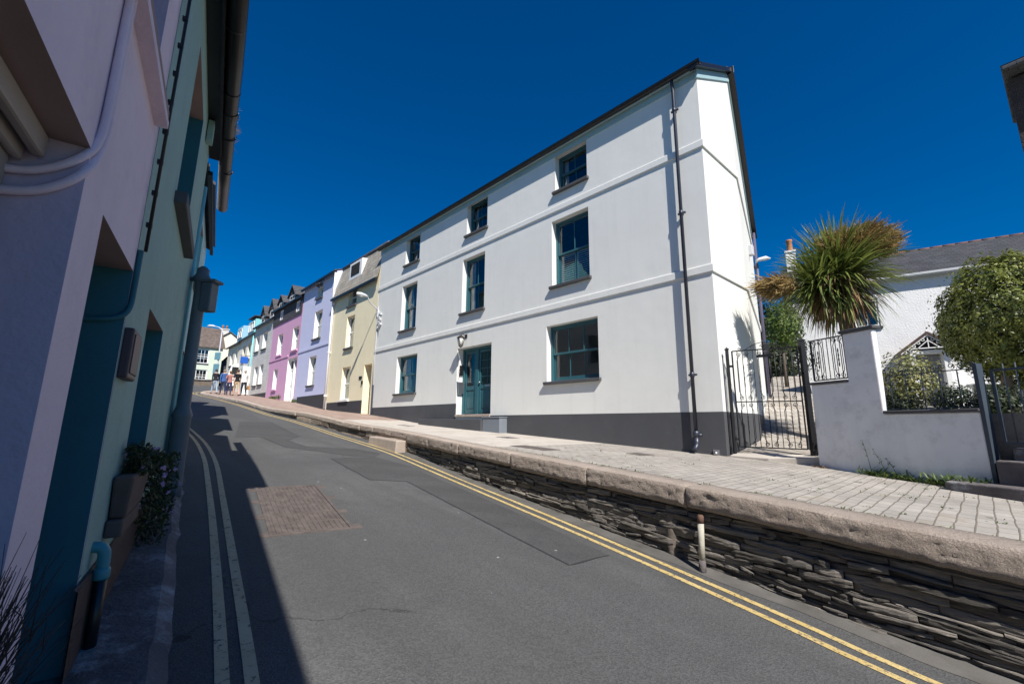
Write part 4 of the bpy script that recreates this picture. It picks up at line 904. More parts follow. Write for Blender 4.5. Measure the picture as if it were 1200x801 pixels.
simple_window(o, RF, PR(8.7), -44.4, -43.0, 7.3, 8.1, -.03, nv=1, mid=False)
m = MB(RF); m.tube([(-44.9,9.0,6.9),(-44.9,9.0,7.8)], .12, 8); m.build('chimney', M['offwhite'], bh)
# hanging sign
hsn = thing('hanging_sign', 'blue hanging sign on a bracket high on the far terrace', 'sign', RF, (-38.6, FV, 5.0))
m = MB(RF); m.tube([(-38.6,FV-.01,5.15),(-38.6,FV-.72,5.15)], .025, 6); m.build('bracket', M['iron'], hsn)
m = MB(RF); m.hexa([(-38.63,FV-.68,4.55),(-38.57,FV-.68,4.55),(-38.57,FV-.15,4.55),(-38.63,FV-.15,4.55)],[(-38.63,FV-.68,5.08),(-38.57,FV-.68,5.08),(-38.57,FV-.15,5.08),(-38.63,FV-.15,5.08)]); m.build('board', paint('sign_blue', (.02,.10,.42), rough=.4, bstr=0), hsn, bevel=.02)
# ================================================================ houses closing the street
def box_house(name, label, c, rot, wx, wy, z0, zt, ridge, wallmat, roofmat, wins=(), gable_front=False, chim=None):
    F = Matrix.Translation(Vector((c[0], c[1], 0))) @ Matrix.Rotation(rot, 4, 'Z')
    t = thing(name, label, 'house', F, (0, 0, z0)); P = PR(0)
    m = MB(F); facade(m, P, -wx/2, wx/2, z0, zt, [(a,b,c2,d,.15) for a,b,c2,d in wins], 0, 1)
    a, b = -wx/2, wx/2
    if gable_front:
        m.add([(a,0,zt),(b,0,zt),(0,0,zt+ridge)], [(0,1,2)]); m.add([(a,wy,zt),(b,wy,zt),(0,wy,zt+ridge)], [(2,1,0)])
        m.add([(a,0,z0),(a,wy,z0),(a,wy,zt),(a,0,zt)], [(0,1,2,3)]); m.add([(b,0,z0),(b,wy,z0),(b,wy,zt),(b,0,zt)], [(3,2,1,0)])
    else:
        for x in (a, b): m.add([(x,0,z0),(x,wy,z0),(x,wy,zt),(x,wy/2,zt+ridge),(x,0,zt)], [(0,1,2,3,4)])
    m.add([(a,wy,z0),(b,wy,z0),(b,wy,zt),(a,wy,zt)], [(0,1,2,3)])
    m.build('wall', [M[wallmat], M['whitepaint']], t, recalc=False)
    m = MB(F); e = .2
    if gable_front:
        k = ridge/(wx/2)
        for s in (-1, 1): 
            q = [(s*(wx/2+e),-e,zt-k*e),(0,-e,zt+ridge),(0,wy+e,zt+ridge),(s*(wx/2+e),wy+e,zt-k*e)]
            m.hexa([(p[0],p[1],p[2]+.03) for p in q], [(p[0],p[1],p[2]+.12) for p in q])
    else:
        k = ridge/(wy/2)
        for y0, s in ((-e, 1), (wy+e, -1)):
            q = [(a-e,y0,zt-k*e),(b+e,y0,zt-k*e),(b+e,wy/2,zt+ridge),(a-e,wy/2,zt+ridge)]
            m.hexa([(p[0],p[1],p[2]+.03) for p in q], [(p[0],p[1],p[2]+.12) for p in q])
    m.build('roof', M[roofmat], t)
    for w_ in wins: simple_window(t, F, P, *w_, .1, nv=2, nh=2, sill=M['dark_sill'], w=.08)
    if chim:
        m = MB(F); x, y, zz, h = chim; m.box(x-.45,x+.45,y-.35,y+.35,zz,zz+h); m.box(x-.52,x+.52,y-.42,y+.42,zz+h,zz+h+.12); o = m.build('chimney', M['greystone'], t)
        for dx in (-.25,.2):
            m = MB(F); m.lathe((x+dx,y,zz+h+.1), [(.14,0),(.11,.45),(.13,.5)], 10); m.build('chimney_pot', M['terracotta'], o)
    return t, F
box_house('pale_green_house', 'pale green house with brown slate roof facing down the street at the bend', (-34.75,47.2), R(43), 5.6, 6.5, 2.0, 8.35, 2.6, 'palegreen', 'brownroof', [(.45,1.55,6.45,8.0),(.55,1.6,4.2,5.75),(-1.6,-.5,6.45,8.0)])
box_house('cream_gable_house', 'cream gable ended house with chimney behind the bend', (-36.6,56.0), R(36), 5.6, 8, 3.0, 9.4, 2.2, 'palecream', 'brownroof', [(.35,1.2,8.5,9.5),(.4,1.2,5.6,6.7)], True, (-.6,1.5,10.6,1.5))
box_house('slate_outbuilding', 'low dark slate hung outbuilding in front of the cream gable', (-33.0,50.5), R(20), 2.6, 3, 3.0, 5.9, 1.6, 'slatehung', 'slateroof', (), True)
tw = thing('boundary_wall', 'low brown stone wall below the pale green house', 'wall', WF, (-34.5,46.6,3.6))
m = MB(); m.hexa([(-39,46.2,2.5),(-31.6,46.9,2.5),(-31.6,47.2,2.5),(-39,46.5,2.5)],[(-39,46.2,4.6),(-31.6,46.9,4.45),(-31.6,47.2,4.45),(-39,46.5,4.6)]); m.build('stonework', M['rubble'] if 0 else stone('brown_stone',(.10,.08,.06),(.18,.14,.11),2,8,1,.05), tw)
m = MB(); m.hexa([(-39,46.1,4.6),(-31.6,46.8,4.45),(-31.6,47.3,4.45),(-39,46.6,4.6)],[(-39,46.1,4.7),(-31.6,46.8,4.55),(-31.6,47.3,4.55),(-39,46.6,4.7)]); m.build('coping', M['concrete'], tw)
# lamp column with two plates
lc = thing('lamp_column', 'tall thin street lamp column with two small sign plates at the bend', 'street lamp', WF, (-28.3,42,roadz(Vector((-28.3,42,0)))))
m = MB(); m.tube([(-28.3,42,2.0),(-28.3,42,5.5),(-28.3,42,8.95),(-28.6,41.95,9.2),(-29.0,41.9,9.28)], [.09,.07,.05,.04,.04], 8); m.build('column', M['greyplastic'], lc)
m = MB(); m.tube([(-28.9,41.9,9.26),(-29.2,41.9,9.32),(-29.5,41.85,9.32),(-29.7,41.85,9.28)], [.05,.11,.12,.05], 8); m.build('lamp_head', M['greyplastic'], lc)
for z0, z1 in ((6.0,6.7),(4.7,5.6)):
    m = MB(); m.box(-28.6,-28.05,41.86,41.90,z0,z1); m.build('sign_plate', paint('plate_teal', (.10,.22,.28), rough=.5, bstr=0), lc, bevel=.02)
# white van
vx, vy = -21.5, 34.8
VFm = Matrix.Translation(Vector((-23.9,38.5,roadz(Vector((-23.9,38.5,0)))))) @ Matrix.Rotation(R(35), 4, 'Z')
van = thing('parked_van', 'white van parked behind the group of walkers', 'van', VFm, (0,0,0))
m = MB(VFm); prof = [(-.95,.35),(-.95,1.0),(-.9,1.35),(-.75,2.05),(-.6,2.2),(.6,2.2),(.75,2.05),(.9,1.35),(.95,1.0),(.95,.35)]
m.prism([(x,-2.2,z) for x, z in prof], (0,3.3,0)); m.hexa([(-.9,1.1,.4),(.9,1.1,.4),(.85,2.1,.4),(-.85,2.1,.4)],[(-.9,1.1,1.4),(.9,1.1,1.4),(.8,2.0,1.05),(-.8,2.0,1.05)]); m.build('body', M['whitepaint'], van, bevel=.08, seg=3)
m = MB(VFm); m.box(-.7,.7,-2.24,-2.19,1.35,1.95); m.build('rear_window', M['dark'], van)
for x in (-.85,.85):
    m = MB(VFm); m.box(x-.07,x+.07,-2.24,-2.19,.9,1.25); m.build('tail_light', paint('red_lens', (.4,.02,.02), rough=.3, bstr=0), van)
    for y in (-1.4,1.3):
        m = MB(VFm); m.tube([(x-.1,y,.33),(x+.1,y,.33)], .33, 16); o = m.build('wheel', M['iron'], van)

# ================================================================ shaded terrace on the left
def lhouse(name, label, l0, l1, d0, zt, mats, holes, ridge=2.2, e=.22, zb=-2.2, over=.0):
    t = thing(name, label, 'house', LF, (d0, (l0+l1)/2, lz((l0+l1)/2, d0)))
    P = PL(d0); m = MB(LF); facade(m, P, l0, l1, zb, zt, holes, 0, 1)
    D = 6.5; x1 = d0-D
    for y in (l0, l1): m.add([(d0,y,zb),(x1,y,zb),(x1,y,zt),(d0-D/2,y,zt+ridge),(d0,y,zt)], [(0,1,2,3,4)])
    m.add([(x1,l0,zb),(x1,l1,zb),(x1,l1,zt),(x1,l0,zt)], [(0,1,2,3)])
    m.build('wall', mats, t, recalc=False)
    k = ridge/(D/2); m = MB(LF)
    for xa, s in ((d0+e, -1), (x1-e, 1)):
        q = [(xa,l0,zt-k*e),(xa,l1+over,zt-k*e),(d0-D/2,l1+over,zt+ridge),(d0-D/2,l0,zt+ridge)]
        m.hexa([(p[0],p[1],p[2]+.05) for p in q], [(p[0],p[1],p[2]+.12) for p in q])
    m.build('roof', M['slateroof'], t)
    return t, P
LT = M['lilac']
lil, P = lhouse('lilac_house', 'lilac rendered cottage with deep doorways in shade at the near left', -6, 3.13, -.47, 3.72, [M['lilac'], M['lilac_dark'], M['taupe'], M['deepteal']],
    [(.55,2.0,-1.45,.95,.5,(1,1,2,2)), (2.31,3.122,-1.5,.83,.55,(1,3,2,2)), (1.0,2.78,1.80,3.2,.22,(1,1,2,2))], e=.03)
m = MB(LF); bars(m, P, .56, 1.99, -1.4, .94, .18, .30, .10, .12, .03); pbox(m, P, .66, 1.89, .42, .50, .19, .29); o = m.build('door_frame', M['cream_frame'], lil, bevel=.01)
m = MB(LF); pbox(m, P, .56, 1.985, .865, .945, .10, .135); pbox(m, P, .56, 1.985, .84, .945, .15, .178); m.build('door_head', M['cream_frame'], o, bevel=.01)
m = MB(LF); bars(m, P, .67, 1.88, -1.36, .41, .24, .29, .12, .12, .2); pbox(m, P, .7, 1.85, -1.3, .4, .26, .28); m.build('door', M['deepteal'], o)
m = MB(LF); pbox(m, P, .67, 1.88, .51, .81, .24, .245); m.build('pane', M['glass'], o)
m = MB(LF); pbox(m, P, 2.33, 3.04, -1.45, .81, .46, .53); m.build('door', M['deepteal'], lil, bevel=.01)
m = MB(LF); bars(m, P, 1.01, 2.77, 1.81, 3.19, .15, .21, .06, .06, .07, 1, 1); o = m.build('window', M['lilac_dark'], lil)
m = MB(LF); pbox(m, P, 1.06, 2.72, 1.87, 3.14, .18, .185); m.build('pane', M['glass'], o)
m = MB(LF); m.sweep([(-.47,2.97,1.66),(-.47,.85,1.66)], [(-.03,.0),(-.05,.0),(-.058,.03),(-.058,.09),(-.045,.125),(.02,.13),(.02,0)]); o = m.build('sill', M['taupe'], lil)
m = MB(LF); m.box(-.50,-.408,.85,2.98,1.655,1.695); m.build('drip_mould', M['lilac'], o)
# lilac painted conduits
m = MB(LF); m.tube(smooth([(-.455,2.02,3.7),(-.455,2.02,2.0),(-.455,2.03,1.25),(-.455,2.03,1.0),(-.485,1.985,.90),(-.56,1.985,.83),(-.64,1.985,.80),(-.80,1.985,.80)],3), .014, 10)
m.tube(smooth([(-.455,2.055,3.7),(-.455,2.055,2.0),(-.455,2.065,1.2),(-.455,2.06,.98),(-.475,1.99,.84),(-.55,1.985,.76),(-.64,1.985,.725),(-.80,1.985,.72)],3), .015, 10); m.build('conduit', M['lilac'], lil)
# teal painted conduit at the party line and black cable
m = MB(LF); m.tube(smooth([(-.455,3.14,.96),(-.455,3.14,.72),(-.455,3.12,.60),(-.50,3.105,.55),(-.62,3.105,.53),(-.9,3.105,.53)],3), .014, 10); m.build('conduit', M['deepteal'], lil)
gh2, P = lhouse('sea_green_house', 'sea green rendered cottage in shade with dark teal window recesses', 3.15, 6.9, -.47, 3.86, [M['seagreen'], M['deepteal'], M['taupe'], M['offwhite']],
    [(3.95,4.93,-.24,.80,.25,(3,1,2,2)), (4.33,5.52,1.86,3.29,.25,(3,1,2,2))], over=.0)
for a, b, c, d in ((3.95,4.93,-.24,.80),(4.33,5.52,1.86,3.29)):
    m = MB(LF); bars(m, P, a+.003, b-.003, c, d-.003, .16, .24, .06, .06, .07, 1, 0); pbox(m, P, a+.05, b-.05, (c+d)/2-.025, (c+d)/2+.025, .17, .23); o = m.build('window', M['deepteal'], gh2)
    m = MB(LF); pbox(m, P, a+.05, b-.05, c+.05, d-.05, .20, .205); m.build('pane', M['glass'], o)
m = MB(LF); pbox(m, P, 4.24, 5.74, 1.755, 1.855, -.085, .15); m.build('sill', M['dark_sill'], gh2, bevel=.008)
m = MB(LF); vs = []
ls = fr(3.02, 6.9, 50)
for l in ls:
    zt = -.79+.02*(l-3)+.02*noise.noise(Vector((l*4,0,0))); vs += [(-.46,l,-1.9),(-.446,l,-1.9),(-.446,l,zt),(-.462,l,zt+.012)]
m.add(vs, [(i*4+k, i*4+4+k, i*4+5+k, i*4+1+k) for i in range(50) for k in range(3)]); m.build('plinth', M['brownplinth'], gh2)
m = MB(LF); m.tube([(-.43,3.12,3.5),(-.43,3.12,2.2),(-.43,3.11,.95)], .009, 6)
for k in range(12): m.box(-.45,-.422,3.11,3.135,1.1+k*.2,1.125+k*.2)
m.build('cable', M['iron'], gh2)
m = MB(LF); m.box(-.475,-.425,3.17,3.47,.24,.52); o = m.build('meter_box', M['box'], gh2, bevel=.012)
m = MB(LF); m.box(-.427,-.419,3.20,3.44,.27,.49); m.build('box_door', M['box'], o, bevel=.006)
m = MB(LF); m.tube(smooth([(-.52,3.36,-.665),(-.45,3.36,-.66),(-.418,3.36,-.68),(-.415,3.36,-.74),(-.415,3.36,-.80)]), .029, 12); m.lathe((-.415,3.36,-.80), [(.032,-.03),(.037,-.02),(.037,.02),(.032,.03)], 12); o = m.build('waste_pipe', paint('teal_pipe', (.06,.26,.30), rough=.35, bstr=0), gh2)
m = MB(LF); m.tube([(-.415,3.36,-.80),(-.415,3.36,-1.28)], .029, 12); m.build('lower_pipe', M['black_pipe'], o)
# gutter
gp = [(-.235,3.2),(-.24,5),(-.265,6.2),(-.285,7.5),(-.30,8.75)]
m = MB(LF); path = [(d, l, 3.70) for d, l in gp]; rr = .082
m.sweep(path, [(rr*math.cos(t), rr*math.sin(t)) for t in fr(math.pi, 2*math.pi, 10)]+[(rr*.82*math.cos(t), rr*.82*math.sin(t)+.004) for t in fr(2*math.pi, math.pi, 10)], 0, True, True); gt = m.build('gutter', M['black_pipe'], gh2)
for l in (4.4, 5.4, 6.35, 7.3):
    m = MB(LF); m.tube([(-.25-.004*(l-4)+.087*math.cos(t), l, 3.70+.087*math.sin(t)) for t in fr(math.pi, 2*math.pi, 8)], .009, 6); m.build('bracket', M['black_pipe'], gt)
m = MB(LF)
for l in (5.85,): m.sweep([(-.255,l-.06,3.70),(-.255,l+.06,3.70)], [(.09*math.cos(t), .09*math.sin(t)) for t in fr(math.pi, 2*math.pi, 8)])
m.build('joint', M['black_pipe'], gt)
m = MB(LF); m.box(-.345,-.32,3.2,7.0,3.58,3.80); m.box(-.47,-.345,3.2,7.0,3.64,3.665); m.build('fascia', M['black_pipe'], gh2)
m = MB(LF); m.box(-.46,-.40,6.0,6.14,3.36,3.62); m.build('bracket_block', M['seagreen'], gh2)
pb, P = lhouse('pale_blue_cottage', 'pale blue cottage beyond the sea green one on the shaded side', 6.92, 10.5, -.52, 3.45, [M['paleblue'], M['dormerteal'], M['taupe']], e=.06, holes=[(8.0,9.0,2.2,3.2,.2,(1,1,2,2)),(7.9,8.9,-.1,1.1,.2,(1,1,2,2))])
for a, b, c, d in ((8.0,9.0,2.2,3.2),(7.9,8.9,-.1,1.1)):
    m = MB(LF); bars(m, P, a+.003, b-.003, c, d-.003, .12, .2, .06, .06, .07, 1, 1); o = m.build('window', M['whitepaint'], pb)
    m = MB(LF); pbox(m, P, a+.05, b-.05, c+.05, d-.05, .15, .155); m.build('pane', M['glass'], o)
    m = MB(LF); pbox(m, P, a-.08, b+.08, c-.09, c-.001, -.08, .11); m.build('sill', M['box'], o)
m = MB(LF); m.box(-.455,-.40,6.95,10.5,3.37,3.43); m.build('gutter', M['black_pipe'], pb)
m = MB(LF); m.tube([(-.47,7.0,3.2),(-.47,7.0,-1)], .035, 8); m.build('downpipe', paint('cyan_pipe', (.2,.5,.55), rough=.4, bstr=0), pb)
P4 = PL(-.8)
l4, P = lhouse('white_cottage_in_shade', 'white cottage in shade behind the grey post', 10.52, 14.5, -.75, 5.0, [M['offwhite'], M['whitepaint'], M['taupe']], [(11.2,12.2,.6,1.8,.2),(11.2,12.2,2.8,4.2,.2)])
for c, d in ((.6,1.8),(2.8,4.2)):
    m = MB(LF); bars(m, P, 11.203, 12.197, c, d, .12, .2, .06, .06, .07, 1, 1); o = m.build('window', M['whitepaint'], l4); m = MB(LF); pbox(m, P, 11.25, 12.15, c+.05, d-.05, .15, .155); m.build('pane', M['glass'], o)
l5, P = lhouse('aqua_cottage', 'tall aqua cottage with chimney at the far end of the shaded side', 14.52, 19.3, -1.15, 7.4, [M['dormerteal'], M['whitepaint'], M['taupe']], [(15.5,16.5,1.2,2.6,.2)])
m = MB(LF); bars(m, P, 15.503, 16.497, 1.2, 2.6, .12, .2, .06, .06, .07, 1, 1); o = m.build('window', M['whitepaint'], l5); m = MB(LF); pbox(m, P, 15.55, 16.45, 1.25, 2.55, .15, .155); m.build('pane', M['glass'], o)
m = MB(LF); m.box(-3.2,-2.2,18.2,19.2,8.0,10.6); m.build('chimney', M['greystone'], l5)
# small wall sign far along
# trough planter on its bracket under the green window
tr = thing('stone_trough', 'brown stone trough planter on a ledge under the sea green window', 'planter', LF, (-.36,4.15,-.62))
m = MB(LF); m.hexa([(-.465,3.66,-.57),(-.385,3.66,-.57),(-.385,4.35,-.57),(-.465,4.35,-.57)],[(-.465,3.60,-.32),(-.365,3.60,-.32),(-.365,4.42,-.32),(-.465,4.42,-.32)]); m.build('trough', M['trough'], tr, bevel=.015)
m = MB(LF); m.box(-.468,-.385,3.60,4.30,-.67,-.572); m.build('ledge', M['trough'], tr, bevel=.012)
# grey post with box
BP = LP(6.87,-.34); z0 = lz(6.87,-.34)
pt = thing('vent_post', 'grey green painted iron post with thick base, collar and boxed lamp on top', 'post', WF, (BP.x,BP.y,z0))
def at(x, y, z): return (BP.x+x, BP.y+y, z)
m = MB(); m.lathe((BP.x,BP.y,0), [(.105,z0-.05),(.10,z0+.15),(.098,.05),(.103,.06),(.108,.10),(.095,.14),(.074,.20),(.070,1.0),(.068,1.80),(.082,1.82),(.095,1.84),(.098,1.88),(.085,1.90),(.07,1.93),(.07,1.99),(.03,2.03)], 20); m.build('shaft', M['postpaint'], pt)
m = MB(); m.box(*[q for q in (BP.x+.055,BP.x+.19,BP.y-.075,BP.y+.075)], 1.42, 1.80); m.build('signal_box', M['postpaint'], pt, bevel=.015)
m = MB(); m.box(BP.x+.02,BP.x+.235,BP.y-.09,BP.y+.09,1.80,1.84); m.box(BP.x-.14,BP.x+.02,BP.y-.04,BP.y+.04,1.83,1.88); m.build('hood', M['postpaint'], pt, bevel=.01)
m = MB(); m.tube([at(.05,0,1.7),at(.09,0,1.7)], .03, 8); m.tube([at(.05,0,1.5),at(.09,0,1.5)], .03, 8); m.build('clamp', M['iron'], pt)
# house corner whose eaves just enter at the top right
F = Matrix.Translation(Vector((12.1,9.0,0))) @ Matrix.Rotation(R(-52), 4, 'Z')
M['darkbrown'] = paint('dark_brown_wall', (.05,.038,.036), rough=.85, var=.2, vscale=3, bscale=14, bstr=.9, bdist=.02)
rc = thing('corner_house', 'house whose slate eave and gutter just show at the top right edge', 'house', F, (2,2,-.8))
m = MB(F); m.box(-.30,5,0,2.5,-1.2,8.3); m.build('wall', M['darkbrown'], rc)
m = MB(F); m.hexa([(-.36,-.40,8.38),(5.4,-.42,8.38),(5.4,2.9,8.38),(-.36,2.6,8.38)],[(-.36,-.40,8.50),(5.4,-.42,8.52),(5.4,2.9,8.52),(-.36,2.6,8.50)]); m.build('eave', M['slateroof'], rc, bevel=.03)
m = MB(F); m.add([(-.36,-.40,8.51),(5.4,-.42,8.53),(5.4,2.9,8.53),(-.36,2.6,8.51),(2.5,1.2,9.4)], [(0,1,4),(1,2,4),(2,3,4),(3,0,4),(3,2,1,0)]); m.build('roof', M['slateroof'], rc)
for x_, z_ in ((1.2,5.4),(3.2,5.4),(1.2,2.2),(3.2,2.2)): simple_window(rc, F, PR(0), x_, x_+.9, z_, z_+1.5, -.02, sill=M['dark_sill'])
m = MB(F); m.tube([(-.14,.2,8.37),(-.16,.2,8.0)], .10, 10); m.build('hopper', M['iron'], rc)
m = MB(F); m.tube([(-.06,.2,8.05),(-.06,.2,-.8)], .045, 10); m.build('downpipe', M['greyplastic'], rc)
#PART4
# ================================================================ garden, gate and cottage on the right
def lerp(a, b, t): return a+(b-a)*t
# apron, path
m = MB(); T = [(3.99,8.26,-.49),(4.38,7.72,-.50),(4.96,7.27,-.455),(5.22,7.6,-.44),(4.2,8.36,-.42)]
T = [(3.99,8.26,-.49),(4.38,7.72,-.50),(4.96,7.27,-.455),(5.22,7.6,-.44),(4.24,8.42,-.43)]
m.prism([(x,y,z-.25) for x,y,z in T], (0,0,.25)); m.build('apron', M['concslab'], kind='structure', bevel=.012)
pl_ = [(4.22,8.38,-.44),(5.24,9.45,-.25),(8.05,13.9,.95),(11.3,19.0,2.2)]; pr_ = [(5.23,7.58,-.45),(6.4,9.2,-.24),(9.35,13.7,.95),(12.6,18.6,2.2)]
m = MB(); vs = []; N = 12
for i in range(len(pl_)-1):
    for k in range(N):
        a = Vector(pl_[i]).lerp(Vector(pl_[i+1]), k/N); b = Vector(pr_[i]).lerp(Vector(pr_[i+1]), k/N); vs += [a, b]
vs += [pl_[-1], pr_[-1]]
m.add(vs, [(2*i, 2*i+1, 2*i+3, 2*i+2) for i in range(len(vs)//2-1)]); m.build('path', M['pathstone'], kind='structure')
# garden terrain behind the wall
GF = Matrix.Translation(Vector((4.88,7.2,0))) @ Matrix.Rotation(math.atan2(-.954,.3), 4, 'Z')   # x along the garden wall towards the street, y into the garden
gz_ = lambda x, y: .17+max(0, y-7.4)*.075+.05*noise.noise(Vector((x*.8, y*.8, 2)))
m = MB(); rows = []
for k in range(43):
    y = 4.35+k*.5; xl = ipol([4,7.2,9.2,13.7,18.6,26], [6.05,5.15,6.46,9.39,12.64,17])(y)+.05
    rows.append([(xl, y, -1)]+[(xl+(22-xl)*j/24, y, gz_(xl+(22-xl)*j/24, y)) for j in range(25)])
m.add([p for r in rows for p in r], [(i*26+j, i*26+j+1, i*26+27+j, i*26+26+j) for i in range(42) for j in range(25)]+[tuple(range(26))]); m.build('garden', M['yard'], kind='structure')
# garden wall with pier
gw = thing('garden_wall', 'stained white rendered garden wall with a square pier beside the iron gate', 'wall', GF, (1, .1, -.65))
m = MB(GF); y0, y1 = 0, .10
pts = [(0,-1.2),(2.09,-1.2),(2.085,.215),(1.05,.215),(1.045,1.43),(.62,1.43),(.62,.70),(.02,.70)]
m.prism([(x,y0,z) for x,z in pts], (0,y1-y0,0)); o = m.build('wall', M['gardenwhite'], gw, bevel=.02, seg=3)
for (x0, x1, z, e, zz) in ((.585,1.085,1.43,.035,.05),(-.02,.615,.70,.03,.035),(1.05,2.085,.215,.03,.04)):
    m = MB(GF); m.box(x0, x1, y0-e, y1+e, z, z+zz); m.build('coping', M['dark_sill'], gw, bevel=.012)
# wrought iron
def spiral(c, ax, az, r, turns, start, n=16):
    return [Vector(c)+Vector(ax)*(r*(1-.8*i/n)*math.cos(start+turns*2*math.pi*i/n))+Vector(az)*(r*(1-.8*i/n)*math.sin(start+turns*2*math.pi*i/n)) for i in range(n+1)]
def iron_panel(name_f, par, p0, p1, z00, z01, z10, z11, zmid, mat, motif, nb, rb=.006, rf=.011, arch=False):
    """p0,p1 plan ends; z00/z10 bottom left/right, z01/z11 top left/right"""
    X = Vector((p1[0]-p0[0], p1[1]-p0[1], 0)); Wd = X.length; ax = X/Wd; az = Vector((0,0,1))
    def q(t, h): return Vector((p0[0]+X.x*t, p0[1]+X.y*t, lerp(lerp(z00,z10,t), lerp(z01,z11,t), h)))
    m = MB(); m.beam(q(0,0), q(0,1), rf*2, rf*2, ax.cross(az)); m.beam(q(1,0), q(1,1), rf*2, rf*2, ax.cross(az))
    for h in ([0,1] if zmid is None else [0,zmid,1]): m.beam(q(0,h), q(1,h), rf*1.7, rf*1.7)
    m.build(name_f, mat, par)
    b = MB(); s = MB(); segs = [(0,1)] if zmid is None else [(0,zmid),(zmid,1)]
    for h0, h1 in segs:
        for i in range(1, nb):
            t = i/nb; b.tube([q(t,h0), q(t,h1)], rb, 5)
        for t, w in motif:
            hs = (h1-h0)*(z01-z00); k = .13/ (h1-h0) * .5
            for sgn in (-1, 1):
                s.tube([q(t+sgn*w*.35, h0+.09*(h1-h0)), q(t+sgn*w*.62, h0+.2*(h1-h0)), q(t+sgn*w*.62, h0+.8*(h1-h0)), q(t+sgn*w*.35, h0+.91*(h1-h0))], rb*.9, 5)
                for h, st in ((h0+.075*(h1-h0), 1), (h0+.925*(h1-h0), -1)):
                    s.tube(spiral(q(t+sgn*w*.45, h), ax*sgn, az*st, .038, 1.4, 2.2), rb*.85, 5)
            c = [q(t, h0+(h1-h0)*(.28+.44*k2/8)) for k2 in range(9)]
            s.tube(c, [rb*(1.8 if k2 % 2 else .9) for k2 in range(9)], 6)
    if arch:
        n = 24; s.tube([q(.2+.6*i/n, 1)+az*(.13*math.sin(math.pi*i/n)) for i in range(n+1)], rb*.9, 5)
        for t in (.34,.5,.66): s.tube(spiral(q(t,1)+az*.055, ax*(1 if t < .5 else -1), az, .045, 1.5, 0), rb*.85, 5)
        for t in (.12,.88): s.tube(spiral(q(t,1)+az*.035, ax*(1 if t < .5 else -1), az, .03, 1.3, -1), rb*.85, 5)
    b.build('bars', mat, par); s.build('scrolls', mat, par)
gate = thing('iron_gate', 'tall black wrought iron scrollwork gate beside the white house', 'gate', WF, (4.62, 7.98, -.42))
iron_panel('gate_frame', gate, (4.20,8.28), (5.05,7.68), -.335, 1.435, -.345, 1.425, .46, M['iron'], [(.17,.16),(.5,.16),(.83,.16)], 12, .0065, .012, True)
m = MB(); m.hexa([(4.52,8.03,1.28),(4.74,7.875,1.28),(4.75,7.89,1.28),(4.53,8.045,1.28)],[(4.52,8.03,1.33),(4.74,7.875,1.33),(4.75,7.89,1.33),(4.53,8.045,1.33)]); m.box(4.62,4.70,7.90,7.98,1.40,1.52); m.build('lock_plate', M['iron'], gate)
for x, y, zb, zt, k in ((4.125,8.32,-.46,1.47,0),(5.115,7.63,-.50,1.52,1)):
    g = thing('gate_post', ['square black iron gate post against the white house','thick black iron gate post with a cap beside the garden wall'][k], 'gate post', WF, (x,y,zb), 'iron gate posts')
    r = (.024,.04)[k]
    m = MB(); m.box(x-r,x+r,y-r,y+r,zb,zt); m.build('shaft', M['iron'], g, bevel=.004)
    m = MB(); m.box(x-r-.008,x+r+.008,y-r-.008,y+r+.008,zt,zt+.02); m.add([(x-r,y-r,zt+.02),(x+r,y-r,zt+.02),(x+r,y+r,zt+.02),(x-r,y+r,zt+.02),(x,y,zt+.06)], [(0,1,4),(1,2,4),(2,3,4),(3,0,4)]); m.build('cap', M['iron'], g)
    if k == 0:
        m = MB(); 
        for z in (1.15,-.2): m.box(x+.02,x+.09,y-.04,y-.01,z-.02,z+.02)
        m.build('hinge', M['iron'], g)
    else:
        m = MB(); m.box(x-.09,x-.03,y,y+.03,.93,.97); m.build('latch_keep', M['iron'], g)
def GP(x, y, z=0): return tuple(GF @ Vector((x, y, z)))
fp = thing('iron_fence_panel', 'short black scrollwork fence panel on the low wall between gate post and pier', 'fence', GF, (.3,.1,.74))
iron_panel('frame', fp, GP(.06,.05), GP(.60,.05), .765, 1.42, .765, 1.42, None, M['iron'], [(.2,.2),(.8,.2)], 8, .0065, .011)
# blue grey railing on the low wall
ra = thing('garden_railing', 'blue grey iron railing with fan scrolls on the low white wall', 'railing', GF, (1.6,.1,.25))
m = MB(GF)
for z in (.28,.735): m.beam((1.09,.1,z),(2.09,.1,z),.018,.012)
m.build('rails', M['bluegrey_iron'], ra); m = MB(GF); s = MB(GF)
for i in range(6):
    x = 1.12+i*.19; m.tube([(x,.1,.25),(x,.1,.80 if i % 2 else .735)], .008, 6)
for i in range(5):
    c = Vector((1.12+.095+i*.19,.1,.29))
    for a in (35,62,90,118,145):
        e = c+Vector((.10*math.cos(R(a)),0,.18*math.sin(R(a)))); s.tube([c, c.lerp(e,.5)+Vector((0,0,.01)), e], .004, 4)
    for sg in (-1,1): s.tube(spiral(c+Vector((sg*.045,0,.50)), (sg,0,0), (0,0,1), .042, 1.4, -1.5), .0048, 5)
m.build('bars', M['bluegrey_iron'], ra); s.build('scrolls', M['bluegrey_iron'], ra)
g2 = thing('railing_gate', 'blue grey barred iron gate at the right edge above the stone steps', 'gate', GF, (2.6,.1,-.2))
m = MB(GF); m.box(2.085,2.125,-.008,.105,-.60,.78); m.build('gate_post', M['bluegrey_iron'], g2)
m = MB(GF)
for z in (-.14,.69): m.beam((2.19,.1,z),(3.3,.1,z),.02,.026)
m.beam((2.20,.1,-.14),(2.20,.1,.70),.026,.026,(0,1,0)); m.build('gate_frame', M['bluegrey_iron'], g2)
m = MB(GF)
for i in range(1,11): m.tube([(2.20+i*.105,.1,-.14),(2.20+i*.105,.1,.76)], .0075, 6)
